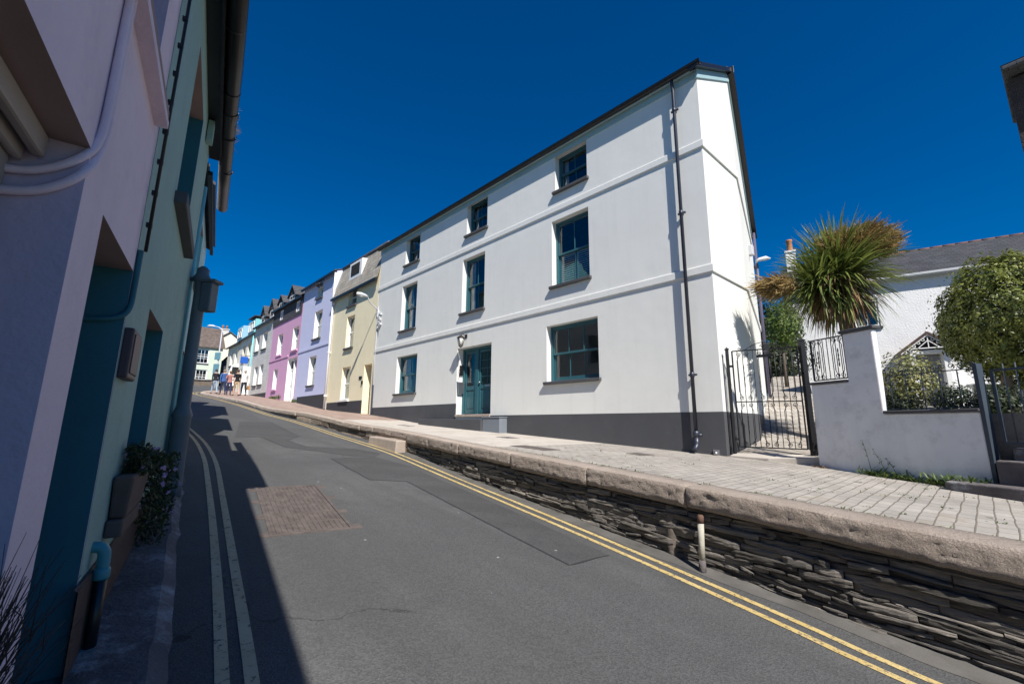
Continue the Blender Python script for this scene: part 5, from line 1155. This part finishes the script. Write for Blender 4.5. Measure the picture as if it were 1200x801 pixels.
m.build('bars', M['bluegrey_iron'], g2)
sp_ = thing('stone_steps', 'worn grey stone steps below the blue grey gate at the right edge', 'steps', GF, (2.6,-.3,-.69))
for (x0,x1,a,b,zt,zb) in ((1.75,3.9,-.42,-.10,-.585,-1.2),(2.11,3.9,-.16,.12,-.33,-1.2),(2.17,3.9,.05,.6,-.19,-1.2)):
    m = MB(GF); m.hexa([(x0+.1,a,zb),(x1,a,zb),(x1,b,zb),(x0,b,zb)],[(x0+.1,a,zt),(x1,a-.05,zt),(x1,b,zt),(x0,b,zt)]); m.build('step', M['concrete'], sp_, bevel=.015)

# cottage
CF = Matrix.Translation(Vector((18.0,18.125,0))) @ Matrix.Rotation(math.atan2(-.545,.84), 4, 'Z')
ct = thing('white_cottage', 'rough white rendered cottage with slate roof and gabled porch behind the garden', 'house', CF, (0,0,1.0))
P = PR(0); W_ = (-2.72,-1.82,4.52,5.80)
m = MB(CF); facade(m, P, -5.25, 9, 0, 6.74, [(*W_, .14), (1.9,2.9,4.5,5.8,.14), (1.9,2.9,1.4,2.8,.14)], 0, 0)
for x in (-5.25, 9): m.add([(x,0,0),(x,5.4,0),(x,5.4,6.74),(x,2.7,8.5),(x,0,6.74)], [(0,1,2,3,4)])
m.add([(-5.25,5.4,0),(9,5.4,0),(9,5.4,6.74),(-5.25,5.4,6.74)], [(0,1,2,3)]); m.build('wall', M['roughwhite'], ct, recalc=False)
m = MB(CF); k = 1.76/2.7
for ya, s in ((-.22,1),(5.62,-1)):
    q = [(-5.4,ya,6.74-.22*k),(9.2,ya,6.74-.22*k),(9.2,2.7,8.5),(-5.4,2.7,8.5)]
    m.hexa([(p[0],p[1],p[2]+.04) for p in q],[(p[0],p[1],p[2]+.11) for p in q])
m.build('roof', M['darkslate'], ct)
m = MB(CF)
for i in range(33): m.tube([(-5.38+i*.44,2.7,8.58),(-4.95+i*.44,2.7,8.58)], .07, 8)
m.build('ridge', M['ridge'], ct)
m = MB(CF); m.sweep([(-5.3,-.26,6.62),(9.1,-.26,6.62)], [(-.06,.05),(-.06,-.04),(-.03,-.07),(.03,-.07),(.06,-.04),(.06,.05)]); m.box(-5.25,9,-.21,-.19,6.5,6.68); m.build('gutter', M['greyplastic'], ct)
for w_ in (W_, (1.9,2.9,4.5,5.8), (1.9,2.9,1.4,2.8)): simple_window(ct, CF, P, *w_, .06, nv=1, mid=False, w=.09, sill=M['dark_sill'], curtain=.25)
m = MB(CF); m.box(-5.08,-4.62,2.4,3.0,7.9,9.50); m.box(-5.12,-4.58,2.36,3.04,9.50,9.60); o = m.build('chimney', M['roughwhite'], ct)
m = MB(CF); m.lathe((-4.85,2.7,9.58), [(.17,0),(.15,.1),(.13,.6),(.16,.64),(.16,.72)], 12); m.build('chimney_pot', M['terracotta'], o)
# porch
m = MB(CF)
for x0, x1 in ((-1.15,-.98),(-.14,.03)): m.box(x0,x1,-.75,-.003,.6,3.22)
m.box(-.98,-.14,-.75,-.003,3.08,3.22); po = m.build('porch', M['whitepaint'], ct, bevel=.01)
m = MB(CF)
for s in (-1,1):
    q = [(-.56+s*.98,-1.0,3.06),(-.56,-1.0,3.86),(-.56,0,3.86),(-.56+s*.98,0,3.06)]
    m.hexa(q, [(p[0],p[1],p[2]+.11) for p in q])
m.build('porch_roof', paint('dark_red_slates', (.085,.05,.045), var=.25, vscale=8), po)
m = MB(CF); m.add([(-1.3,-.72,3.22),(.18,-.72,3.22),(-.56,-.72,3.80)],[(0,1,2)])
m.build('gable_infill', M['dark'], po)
m = MB(CF); 
for s in (-1,1):
    m.beam((-.56+s*.9,-.94,3.08),(-.56,-.94,3.82),.03,.05)
    for i in range(1,6):
        t = i/6; p = Vector((-.56+s*.9*(1-t),-.93,3.05+.74*t)); m.tube([p+Vector((.05*math.cos(a),0,-.04+.05*math.sin(a))) for a in fr(0,2*math.pi,8)], .014, 4)
m.beam((-1.1,-.93,3.28),(-.02,-.93,3.28),.03,.04); m.beam((-.56,-.93,3.28),(-.56,-.93,3.8),.03,.03); m.beam((-.9,-.93,3.28),(-.56,-.93,3.6),.03,.03); m.beam((-.22,-.93,3.28),(-.56,-.93,3.6),.03,.03)
m.tube([(-.56,-.94,3.8),(-.56,-.94,4.02)], .035, 6); m.build('bargeboard', M['whitepaint'], po)
m = MB(CF); m.box(-.98,-.14,-.28,-.20,.9,3.06); o = m.build('door', paint('grey_door', (.24,.25,.27), rough=.6, bstr=0), po)
m = MB(CF); m.tube([(-.56,-.29,2.1),(-.56,-.33,2.05),(-.56,-.33,1.95)], .03, 6); m.build('knocker', M['iron'], o)
# white balustrade
bl = thing('balustrade', 'white painted balustrade in the garden under the round tree', 'balustrade', WF, (11.6,10.5,.45))
m = MB(); m.box(10.95,13.4,10.42,10.58,1.0,1.08); m.box(10.95,13.4,10.45,10.55,.62,.68); m.build('rails', M['whitepaint'], bl)
m = MB()
for i in range(17): m.lathe((11.03+i*.145,10.5,0), [(.035,.3),(.035,.66),(.055,.74),(.03,.86),(.04,1.0)], 8)
m.build('balusters', M['whitepaint'], bl)
# second lamp at the rear corner of the white house
bq = Vector((8.02,13.86)); t = thing('street_lamp', 'pale street lamp head poking out behind the rear corner of the white house', 'street lamp', WF, (8.1,13.9,5.3))
m = MB(); m.tube([(8.02,13.95,5.1),(8.05,13.85,5.3),(8.0,13.6,5.40)], .025, 6); m.build('bracket', M['greyplastic'], t)
m = MB(); m.tube([(7.95,13.6,5.36),(8.05,13.58,5.40),(8.25,13.55,5.44),(8.38,13.52,5.42)], [.03,.06,.075,.02], 10); m.build('lamp_head', M['greyplastic'], t)

# ================================================================ plants
def leaf_quad(m, p, n, size, rnd, tone, asp=.5, mi=0):
    n = n.normalized(); a = n.cross(Vector((rnd.uniform(-1,1), rnd.uniform(-1,1), rnd.uniform(-1,1))))
    if a.length < .05: a = n.orthogonal()
    a.normalize(); b = n.cross(a); L = size*rnd.uniform(.7,1.3); w = L*asp
    m.add([p-a*L*.5, p+b*w*.5, p+a*L*.5+n*L*.12, p-b*w*.5], [(0,1,2,3)], mi, tone)
def rsph(rnd):
    while 1:
        v = Vector((rnd.uniform(-1,1), rnd.uniform(-1,1), rnd.uniform(-1,1)))
        if .05 < v.length < 1: return v.normalized()
def crown(name, par, c, rx, ry, rz, n, size, mat, seed, depth=.35, lump=.22, freq=2.2, asp=.5, low=-1, clump=0):
    rnd = random.Random(seed); m = MB(); c = Vector(c); k = 0
    cl = [rsph(rnd) for _ in range(clump)] if clump else None
    while k < n:
        v = rsph(rnd)
        if v.z < low: continue
        d = 1+lump*noise.fractal(v*freq+Vector((seed,0,0)), 1, 2, 4)
        dens = noise.noise(v*4.5+Vector((0,seed,0)))
        if dens < -.28 and rnd.random() < .75: continue
        rr = d*(1-depth*rnd.random()**1.8)
        tw = .12 if rnd.random() < .04 else 0
        p = c+Vector((v.x*rx, v.y*ry, v.z*rz))*(rr+tw)
        nn = (v*1.2+rsph(rnd)*.7+Vector((0,0,.3)))
        leaf_quad(m, p, nn, size, rnd, min(1, max(0, .45+.35*noise.noise(p*3.1)+rnd.uniform(-.3,.3))), asp); k += 1
    return m.build(name, mat, par, recalc=False, tone=True)
def trunk(par, pts, rs, name='trunk', mat='bark'):
    m = MB(); m.tube(pts, rs, 10); return m.build(name, M[mat], par)
# round bay tree
bt = thing('bay_tree', 'large round clipped evergreen tree at the right edge over the railing', 'tree', WF, (10.7,9.5,.4))
trunk(bt, [(10.75,9.5,.2),(10.72,9.5,1.0),(10.8,9.5,1.7),(10.85,9.5,2.4)], [.11,.09,.07,.03])
for e in ((10.1,9.2,2.6),(11.5,9.3,2.7),(10.9,9.1,3.2),(10.5,10,2.9)): trunk(bt, [(10.75,9.5,1.2),tuple(Vector((10.8,9.5,1.9)).lerp(Vector(e),.5)),e], [.06,.04,.015], 'limb')
crown('crown', bt, (11.22,9.5,2.42), 1.19, 1.3, 1.42, 38000, .08, M['bay'], 3, .22, .17, 2.6, .5)
# variegated bush and dark shrubs
bs = thing('variegated_bush', 'yellow green variegated bush behind the railing next to the pier', 'bush', GF, (1.05,.5,.15))
trunk(bs, [GP(1.1,.5,.1),GP(1.12,.5,.4),GP(1.08,.5,.7)], [.03,.02,.01], 'stem', 'twig')
crown('crown', bs, GP(1.08,.52,.66), .36, .36, .42, 2600, .045, M['bush'], 5, .5, .35, 2.5, .6)
for i, (x, y, z, r, lab) in enumerate(((1.05,.36,.34,.24,'dark green shrub low behind the railing under the variegated bush'),(1.62,.5,.36,.27,'dark green shrub behind the railing in front of the porch'),(2.0,.55,.34,.24,'dark shrub behind the blue grey gate post'),(2.5,1.5,.4,.4,'dark shrub under the round tree behind the gate'))):
    o = crown('shrub', None, GP(x,y,z), r, r*.8, r*.9, 1500, .045, M['dkshrub'], 11+i, .5, .35, 2.5, .5); tag(o, lab, 'shrub')
# alley trees
at_ = thing('alley_tree', 'dark leafy tree at the top of the alley behind the iron gate', 'tree', WF, (11.7,19.4,2))
trunk(at_, [(11.7,19.4,1.8),(11.7,19.4,3.2),(11.7,19.3,4.5)], [.12,.1,.04]); crown('crown', at_, (11.8,19.6,3.7), 1.45, 1.2, 2.3, 9000, .15, M['dkshrub'], 21, .5, .3, 2.2, .5)
at2 = thing('alley_bush', 'light green bush along the alley between the white house and the palm', 'bush', WF, (9.9,16.0,1.6))
trunk(at2, [(9.95,15.9,1.2),(9.95,15.9,2.6),(10,15.9,3.4)], [.06,.05,.02], 'stem'); crown('crown', at2, (10.05,15.9,3.75), .62, .6, .95, 2200, .11, M['ltgreen'], 23, .55, .35, 2.4, .5)

hd = crown('hedge', None, (12.3,21.2,2.9), 1.6, .7, 1.2, 5000, .13, M['dkshrub'], 25, .4, .2, 2.4, .5); tag(hd, 'dark hedge closing the top of the alley path', 'hedge')
# cabbage palm
pm = thing('cabbage_palm', 'cabbage palm with spiky leaves, brown flower plumes and a dead leaf skirt', 'palm', WF, (6.75,8.5,.3))
trunk(pm, [(6.72,8.5,.2),(6.70,8.5,1.2),(6.66,8.5,2.2),(6.60,8.5,2.9)], [.15,.13,.12,.10]); trunk(pm, [(6.66,8.5,2.0),(6.3,8.5,2.45),(5.95,8.5,2.75)], [.09,.07,.06], 'limb')
def blade(m, p, d, L, w, droop, rnd, tone):
    d = d.normalized(); side = d.cross(Vector((0,0,1)))
    if side.length < .1: side = Vector((1,0,0))
    side.normalize(); n = 7; vs = []; q = Vector(p); dirn = Vector(d)
    tw = rnd.uniform(-.5,.5)
    for i in range(n+1):
        t = i/n; ww = w*(.55+.45*min(1,t*4))*(1-t**2.2)+.001
        s = (side*math.cos(tw*t)+dirn.cross(side)*math.sin(tw*t))
        nn = s.cross(dirn); vs += [q-s*ww*.5, q-nn*ww*.12, q+s*ww*.5]
        dirn = (dirn+Vector((0,0,-1))*droop*(t+.1)/n*2.2).normalized(); q = q+dirn*L/n
    m.add(vs, [(3*i+k, 3*i+k+1, 3*i+4+k, 3*i+3+k) for i in range(n) for k in (0,1)], 0, tone)
rnd = random.Random(8); m = MB(); dd = MB()
for c, n, L0, tilt in (((6.60,8.5,3.02),1000,1.16,Vector((.08,0,.38))),((6.12,8.45,2.86),330,.82,Vector((-.30,-.1,.1)))):
    c = Vector(c)
    for i in range(n):
        v = rsph(rnd)+tilt
        if v.z < -.75 or (v.z < -.15 and v.x > .45 and c.x > 6.4): continue
        up_ = max(0, v.normalized().z)
        blade(m, c+v.normalized()*.10+Vector((0,0,rnd.uniform(-.2,.12))), v, L0*rnd.uniform(.72,1.15), rnd.uniform(.034,.052), rnd.uniform(.2,.8)+(.5-up_)*.5, rnd, min(1, max(0, rnd.gauss(.36+.25*up_, .27))))
m.build('leaves', M['cordyline'], pm, recalc=False, tone=True)
for i in range(520):
    a = rnd.uniform(0, 2*math.pi); r = rnd.uniform(.05,.2); z = rnd.uniform(2.55,3.15)
    v = Vector((math.cos(a)*rnd.uniform(.4,1.1)-.1, math.sin(a)*rnd.uniform(.4,1.1), rnd.uniform(-.9,.0)))
    blade(dd, Vector((6.52+math.cos(a)*r, 8.5+math.sin(a)*r, z)), v, rnd.uniform(.6,.98), rnd.uniform(.026,.042), rnd.uniform(1.2,2.4), rnd, rnd.random())
dd.build('dead_leaves', M['deadleaf'], pm, recalc=False, tone=True)
def plume(c, R_, n, axis, seed, root):
    rnd = random.Random(seed); m = MB(); c = Vector(c); root = Vector(root)
    for i in range(n):
        v = rsph(rnd); p = c+Vector((v.x*R_[0], v.y*R_[1], v.z*R_[2]))*rnd.uniform(.35,1)
        d = (p-root).normalized(); side = rsph(rnd)*.5; L = rnd.uniform(.10,.24); tn = min(1,max(0,.45+.5*noise.noise(p*5)+rnd.uniform(-.25,.25)))
        q = p+(d+side)*L*.5+Vector((0,0,-.02)); e = p+(d+side*1.2)*L+Vector((0,0,-.05))
        s = d.cross(rsph(rnd)).normalized()*.006
        m.add([p-s, p+s, q+s*1.6, q-s*1.6, e+s*.4, e-s*.4], [(0,1,2,3),(3,2,4,5)], 0, tn)
        for _ in range(3):
            b = p.lerp(e, rnd.random()); leaf_quad(m, b, rsph(rnd), .022, rnd, tn, .8)
    for i in range(14):
        v = rsph(rnd); e = c+Vector((v.x*R_[0], v.y*R_[1], v.z*R_[2]))*.7; m.tube([root, root.lerp(e,.5)+Vector((0,0,.04)), e], [.012,.008,.003], 4, 0, False, .3)
    return m.build('flower_plume', M['panicle'], pm, recalc=False, tone=True)
plume((7.0,8.15,3.60), (.50,.40,.33), 2600, None, 31, (6.62,8.45,3.1)); plume((6.45,8.2,3.55), (.36,.3,.26), 800, None, 33, (6.58,8.45,3.1)); plume((5.32,8.45,2.80), (.36,.3,.20), 1500, None, 32, (6.0,8.45,2.75))

# weeds at the wall foot
def weed(c, n, h, seed, label, mat='weed', sp=.12):
    rnd = random.Random(seed); m = MB(); c = Vector(c)
    for i in range(n):
        a = rnd.uniform(0, 6.28); v = Vector((math.cos(a), math.sin(a)*.7, rnd.uniform(.5,1.8)))
        blade(m, c+GF.to_3x3() @ Vector((rnd.gauss(0,sp), -abs(rnd.gauss(0,sp*.35)), 0)), v, h*rnd.uniform(.5,1.2), rnd.uniform(.012,.03), rnd.uniform(.5,1.6), rnd, rnd.random())
    o = m.build('weed', M[mat], None, recalc=False, tone=True); return tag(o, label, 'weed', 'weeds at the wall foot')
def gp_(x, y): return Zp(x*U.x+y*U.y)
def wf(t, o=-.05):
    q = GF @ Vector((t, o, 0)); return (q.x, q.y, gp_(q.x, q.y))
weed(wf(.92), 90, .17, 1, 'broad green weed clump at the garden wall foot, largest of the weeds', sp=.13)
weed(wf(1.22), 60, .13, 2, 'low dark weed patch just right of the largest weed clump')
weed(wf(1.45), 40, .10, 3, 'small weed at the wall foot below the low white wall')
weed(wf(1.6), 50, .19, 4, 'upright yellow flowered weed by the worn steps', sp=.07)
weed(wf(1.9,-.14)[:2]+(-.585,), 60, .11, 5, 'scrubby weed on the back of the lowest step', sp=.2)
weed(wf(.05), 30, .06, 6, 'dry brown weed tuft at the corner of the concrete apron', 'deadleaf', .10)
tk = MB(); rnd = random.Random(9)
for t_, z0, z1, lean in ((.82,0,.48,.08),(1.02,0,.38,.16),(1.15,0,.25,.12)):
    q = Vector(wf(t_)); dx = GF.to_3x3() @ Vector((-lean,0,0)); p = [q, q+dx*.4+Vector((0,0,z1*.5)), q+dx+Vector((0,0,z1))]; tk.tube(p, [.004,.003,.002], 5, 0, False, .4)
    for k in range(9): leaf_quad(tk, p[1].lerp(p[2], rnd.random())+rsph(rnd)*.02, rsph(rnd), .03, rnd, rnd.random(), .5)
o = tk.build('seed_stalks', M['weed'], None, recalc=False, tone=True); tag(o, 'thin dried seed stalks standing against the white garden wall', 'weed')
for i, (s, v, n, lab) in enumerate(((31.2,FV-.06,70,'tuft of grass at the foot of the pink house'),(27.35,FV-.06,30,'tiny grass tuft by the white double door'))):
    p = SV(s, v); rnd = random.Random(40+i); m = MB()
    for k in range(n*2): blade(m, Vector((p.x,p.y,Zp(s)))+U*rnd.uniform(-1.2,1.2)*(1 if i == 0 else .3), Vector((rnd.uniform(-.5,.5),rnd.uniform(-.5,.5),1.2)), rnd.uniform(.12,.3), .03, .7, rnd, rnd.random())
    o = m.build('grass_tuft', M['weed'], None, recalc=False, tone=True); tag(o, lab, 'grass')
m = MB(); rnd = random.Random(77)
for i in range(150):
    s = rnd.choice((rnd.uniform(.2,4.5), rnd.uniform(2.8,6), rnd.uniform(-.3,2))); v = Kv(s)+rnd.choice((.335,.335,rnd.uniform(.4,2.4),rnd.uniform(1,3.4)))
    q = SV(s, v); c = Vector((q.x, q.y, Zp(s)))
    for k in range(rnd.randint(4,9)): blade(m, c+U*rnd.gauss(0,.03), Vector((rnd.uniform(-1,1),rnd.uniform(-1,1),.5)), rnd.uniform(.015,.045), .008, 1, rnd, rnd.random())
o = m.build('weeds', M['weed'], None, recalc=False, tone=True, kind='stuff'); tag(o, 'tiny green weeds growing in the joints of the pavement', 'weeds', kind='stuff')
# trailing plant in the trough
tp = MB(); rnd = random.Random(12); fl = MB()
for i in range(2600):
    l = rnd.uniform(3.75, 5.95); t = (l-3.75)/2.2
    top = -.16+.06*noise.noise(Vector((l*3,0,0)))-.16*t; bot = -.34-.75*min(1, max(0,(l-4.4)/.6))
    z = rnd.uniform(bot, top)+.05*noise.noise(Vector((l*9, 2, 3))); wd = .05+.09*min(1, max(0,(l-4.3)/.5))
    d = -.45+rnd.uniform(0, .06+wd)
    p = LF @ Vector((d, l, max(z, lz(l,-.3)+.03))); leaf_quad(tp, p, rsph(rnd)+Vector((.4,-.3,.3)), .05, rnd, rnd.random(), .4)
    if rnd.random() < .012: 
        for k in range(5): leaf_quad(fl, p+rsph(rnd)*.012+(LF.to_3x3() @ Vector((.03,0,.02))), rsph(rnd)+Vector((.5,-.5,.3)), .03, rnd, rnd.random(), .8)
tpt = thing('trailing_plant', 'dark trailing daisy plant spilling from the trough to the footway', 'plant', LF, (-.35,4.9,-1))
tp.build('foliage', M['dkshrub'], tpt, recalc=False, tone=True); fl.build('flowers', M['flower'], tpt, recalc=False, tone=True, kind='stuff')
# fallen petals are tiny pieces of litter by the wall
# twiggy shrub at the near left edge
tw_ = MB(); rnd = random.Random(14)
base = LF @ Vector((-.44, 1.50, -.86))
for i in range(120):
    d = LF.to_3x3() @ Vector((rnd.uniform(-.02,.14), rnd.uniform(.05,1.0), rnd.uniform(.4,1.7)))
    d.normalize(); L = rnd.uniform(.28,.56); p = Vector(base)+LF.to_3x3() @ Vector((rnd.uniform(-.02,.05), rnd.uniform(-.2,.1), 0)); pts = [p]
    for k in range(6):
        d = (d+rsph(rnd)*.13).normalized(); pts.append(pts[-1]+d*L/6)
    tw_.tube(pts, [.0035,.003,.0026,.0022,.0018,.0014,.0008], 4)
    for k in range(2):
        j = rnd.randint(2,5); e = pts[j]+(d+rsph(rnd)*.7)*L*.25; tw_.tube([pts[j], e], [.0016,.0007], 3)
o = tw_.build('twiggy_shrub', M['twig'], None); tag(o, 'bare dark twiggy shrub against the lilac wall at the left edge', 'shrub')
# dry nest tuft in the gutter
m = MB(); rnd = random.Random(15)
for i in range(260):
    p = LF @ Vector((-.262+rnd.uniform(-.05,.07), 6.15+rnd.gauss(0,.22), 3.74+rnd.uniform(-.03,.03))); blade(m, p, rsph(rnd)+(LF.to_3x3() @ Vector((.5,0,.2))), rnd.uniform(.04,.12), .008, .5, rnd, rnd.random())
o = m.build('dry_tuft', M['straw'], None, recalc=False, tone=True); tag(o, 'dry straw tuft lodged in the black gutter of the sea green house', 'nest')

# ================================================================ people
def person(label, s, v, h, head, top, trouser, shoe=(.03,.03,.03), hair=(.05,.03,.02), skin=(.5,.32,.24), shorts=False, step=.16, lean=0, arms='down', long_sleeve=True):
    p0 = SV(s, v); g = Zp(s); k = h/1.75
    F = Matrix.Translation(Vector((p0.x, p0.y, g))) @ Matrix.Rotation(math.atan2(-U.x, U.y)+head, 4, 'Z')   # local y = walking direction
    V_ = [((0,0,.95),.135,.10),((0,.01,1.12),.125,.09),((0,.0,1.30),.165,.105),((0,0,1.44),.13,.085),((0,.0,1.52),.05,.05),((0,.02,1.59),.062,.07),((0,.02,1.67),.078,.09),((0,.015,1.745),.045,.05)]
    E = [(i,i+1) for i in range(7)]; rad = []
    def chain(root, pts):
        last = root
        for p, r in pts: V_.append((p, r, r)); E.append((last, len(V_)-1)); last = len(V_)-1
    for sx, st in ((-1, step), (1, -step)):
        chain(0, [((sx*.095, 0, .88), .095), ((sx*.10, st*.55+.03, .50), .068), ((sx*.10, st-.02-(.05 if st < 0 else 0), .10), .043), ((sx*.105, st+.0, .045), .042), ((sx*.115, st+.14, .035), .036)])
        if arms == 'down': chain(3, [((sx*.19,0,1.42), .062), ((sx*.24,-st*.5,1.16), .045), ((sx*.25,-st*.9+.03,.93), .034), ((sx*.25,-st*1.0+.05,.84), .034), ((sx*.245,-st*1.0+.06,.77),.022)])
        else: chain(3, [((sx*.19,0,1.42), .062), ((sx*.25,-.02,1.17), .045), ((sx*.16,.20,1.10), .035), ((sx*.08,.25,1.12), .034), ((sx*.03,.26,1.13), .022)])
    me = bpy.data.meshes.new('tmp'); me.from_pydata([tuple(Vector(p)*k) for p, _, _ in V_], E, [])
    o = bpy.data.objects.new('tmp', me); C.objects.link(o)
    sm = o.modifiers.new('s', 'SKIN'); sm.use_smooth_shade = True
    for i, (_, a, b) in enumerate(V_): me.skin_vertices[0].data[i].radius = (a*k, b*k)
    me.skin_vertices[0].data[0].use_root = True
    ss = o.modifiers.new('ss', 'SUBSURF'); ss.levels = 2; ss.render_levels = 2
    bpy.context.view_layer.update(); ev = o.evaluated_get(bpy.context.evaluated_depsgraph_get()); nm = bpy.data.meshes.new_from_object(ev)
    bpy.data.objects.remove(o)
    cols = [paint('skin', skin, rough=.6, bstr=0), paint('top_cloth', top, rough=.9, bstr=0, var=.12, vscale=6), paint('leg_cloth', trouser, rough=.9, bstr=0, var=.12, vscale=6), paint('shoe', shoe, rough=.6, bstr=0)]
    nm.materials.clear()
    for c in cols: nm.materials.append(c)
    for f in nm.polygons:
        z = f.center.z/k; x = abs(f.center.x)/k; f.use_smooth = True
        if z > 1.47: i = 0
        elif x > .19 and z < (.86 if long_sleeve else 1.18): i = 0
        elif z > .93 or x > .185: i = 1
        elif z > (.48 if shorts else .09): i = 2
        elif z > .075: i = 0
        else: i = 3
        f.material_index = i
    nm.name = 'person'; ob = bpy.data.objects.new('person', nm); C.objects.link(ob); ob.matrix_world = F
    tag(ob, label, 'person', 'walkers on the upper pavement')
    m = MB(F); vs = []; n = 12
    for i in range(7):
        ph = math.pi*.62*i/6
        for j in range(n):
            a = 2*math.pi*j/n; rr = math.sin(ph); vs.append((.088*k*rr*math.cos(a), (.005+.102*rr*math.sin(a))*k-(.012*k if math.sin(a) < 0 else -.0), (1.68+.108*math.cos(ph)-(.05*max(0,-math.sin(a))*rr))*k))
    m.add(vs, [(i*n+j, i*n+(j+1) % n, i*n+n+(j+1) % n, i*n+n+j) for i in range(6) for j in range(n)], 0, None, True); m.build('hair', paint('hair', hair, rough=.7, bstr=0), ob)
    m = MB(F)                                            # face: nose, mouth, ears
    m.tube([(0,.095*k,1.66*k),(0,.118*k,1.635*k),(0,.10*k,1.625*k)], [.008,.013,.008], 6)
    for sx in (-1,1): m.tube([(sx*.078*k,.02*k,1.67*k),(sx*.085*k,.012*k,1.645*k),(sx*.076*k,.02*k,1.62*k)], [.012,.014,.01], 6)
    m.build('face', cols[0], ob)
    m = MB(F)
    for sx in (-1,1): m.lathe((sx*.03*k,.098*k,1.665*k), [(.002,-.008),(.010,0),(.002,.008)], 6)
    m.box(-.022*k,.022*k,.088*k,.10*k,1.592*k,1.600*k); m.build('eyes', paint('eye_dark', (.03,.02,.02), bstr=0), ob)
    return ob, F
person('walker in dark jacket and pale blue jeans, nearest the kerb corner', 37.2, 6.25, 1.72, .25, (.02,.022,.03), (.28,.36,.46), hair=(.04,.03,.03))
person('walker in bright blue jacket and navy trousers', 36.3, 6.6, 1.74, .1, (.045,.11,.30), (.02,.03,.075), hair=(.18,.15,.12))
person('walker in reddish patterned top and dark blue trousers', 35.0, 6.72, 1.64, -.15, (.36,.17,.15), (.03,.035,.09), hair=(.12,.06,.03), arms='fold')
person('walker in black top with khaki shorts and bare legs', 34.5, 7.05, 1.76, .2, (.012,.012,.014), (.42,.33,.20), shorts=True, hair=(.06,.035,.02), long_sleeve=False)
pw, F = person('walker in white shirt and dark trousers nearest the houses', 36.4, 7.9, 1.80, .3, (.78,.78,.78), (.025,.028,.04), hair=(.30,.25,.2), step=.1)
# tan bag in the hand of the last walker
bg_ = thing('shoulder_bag', 'tan bag hanging beside the walker in the white shirt', 'bag', F, (.30,0,.55))
m = MB(F); m.hexa([(.27,-.16,.42),(.37,-.16,.42),(.37,.16,.42),(.27,.16,.42)],[(.28,-.13,.72),(.36,-.13,.72),(.36,.13,.72),(.28,.13,.72)]); m.build('bag_body', paint('tan_leather', (.42,.22,.09), rough=.6, bstr=0), bg_, bevel=.02)
m = MB(F); m.tube([(.32,-.1,.72),(.30,-.05,.86),(.29,.02,.88),(.32,.1,.72)], .012, 6); m.build('strap', M['twig'], bg_)
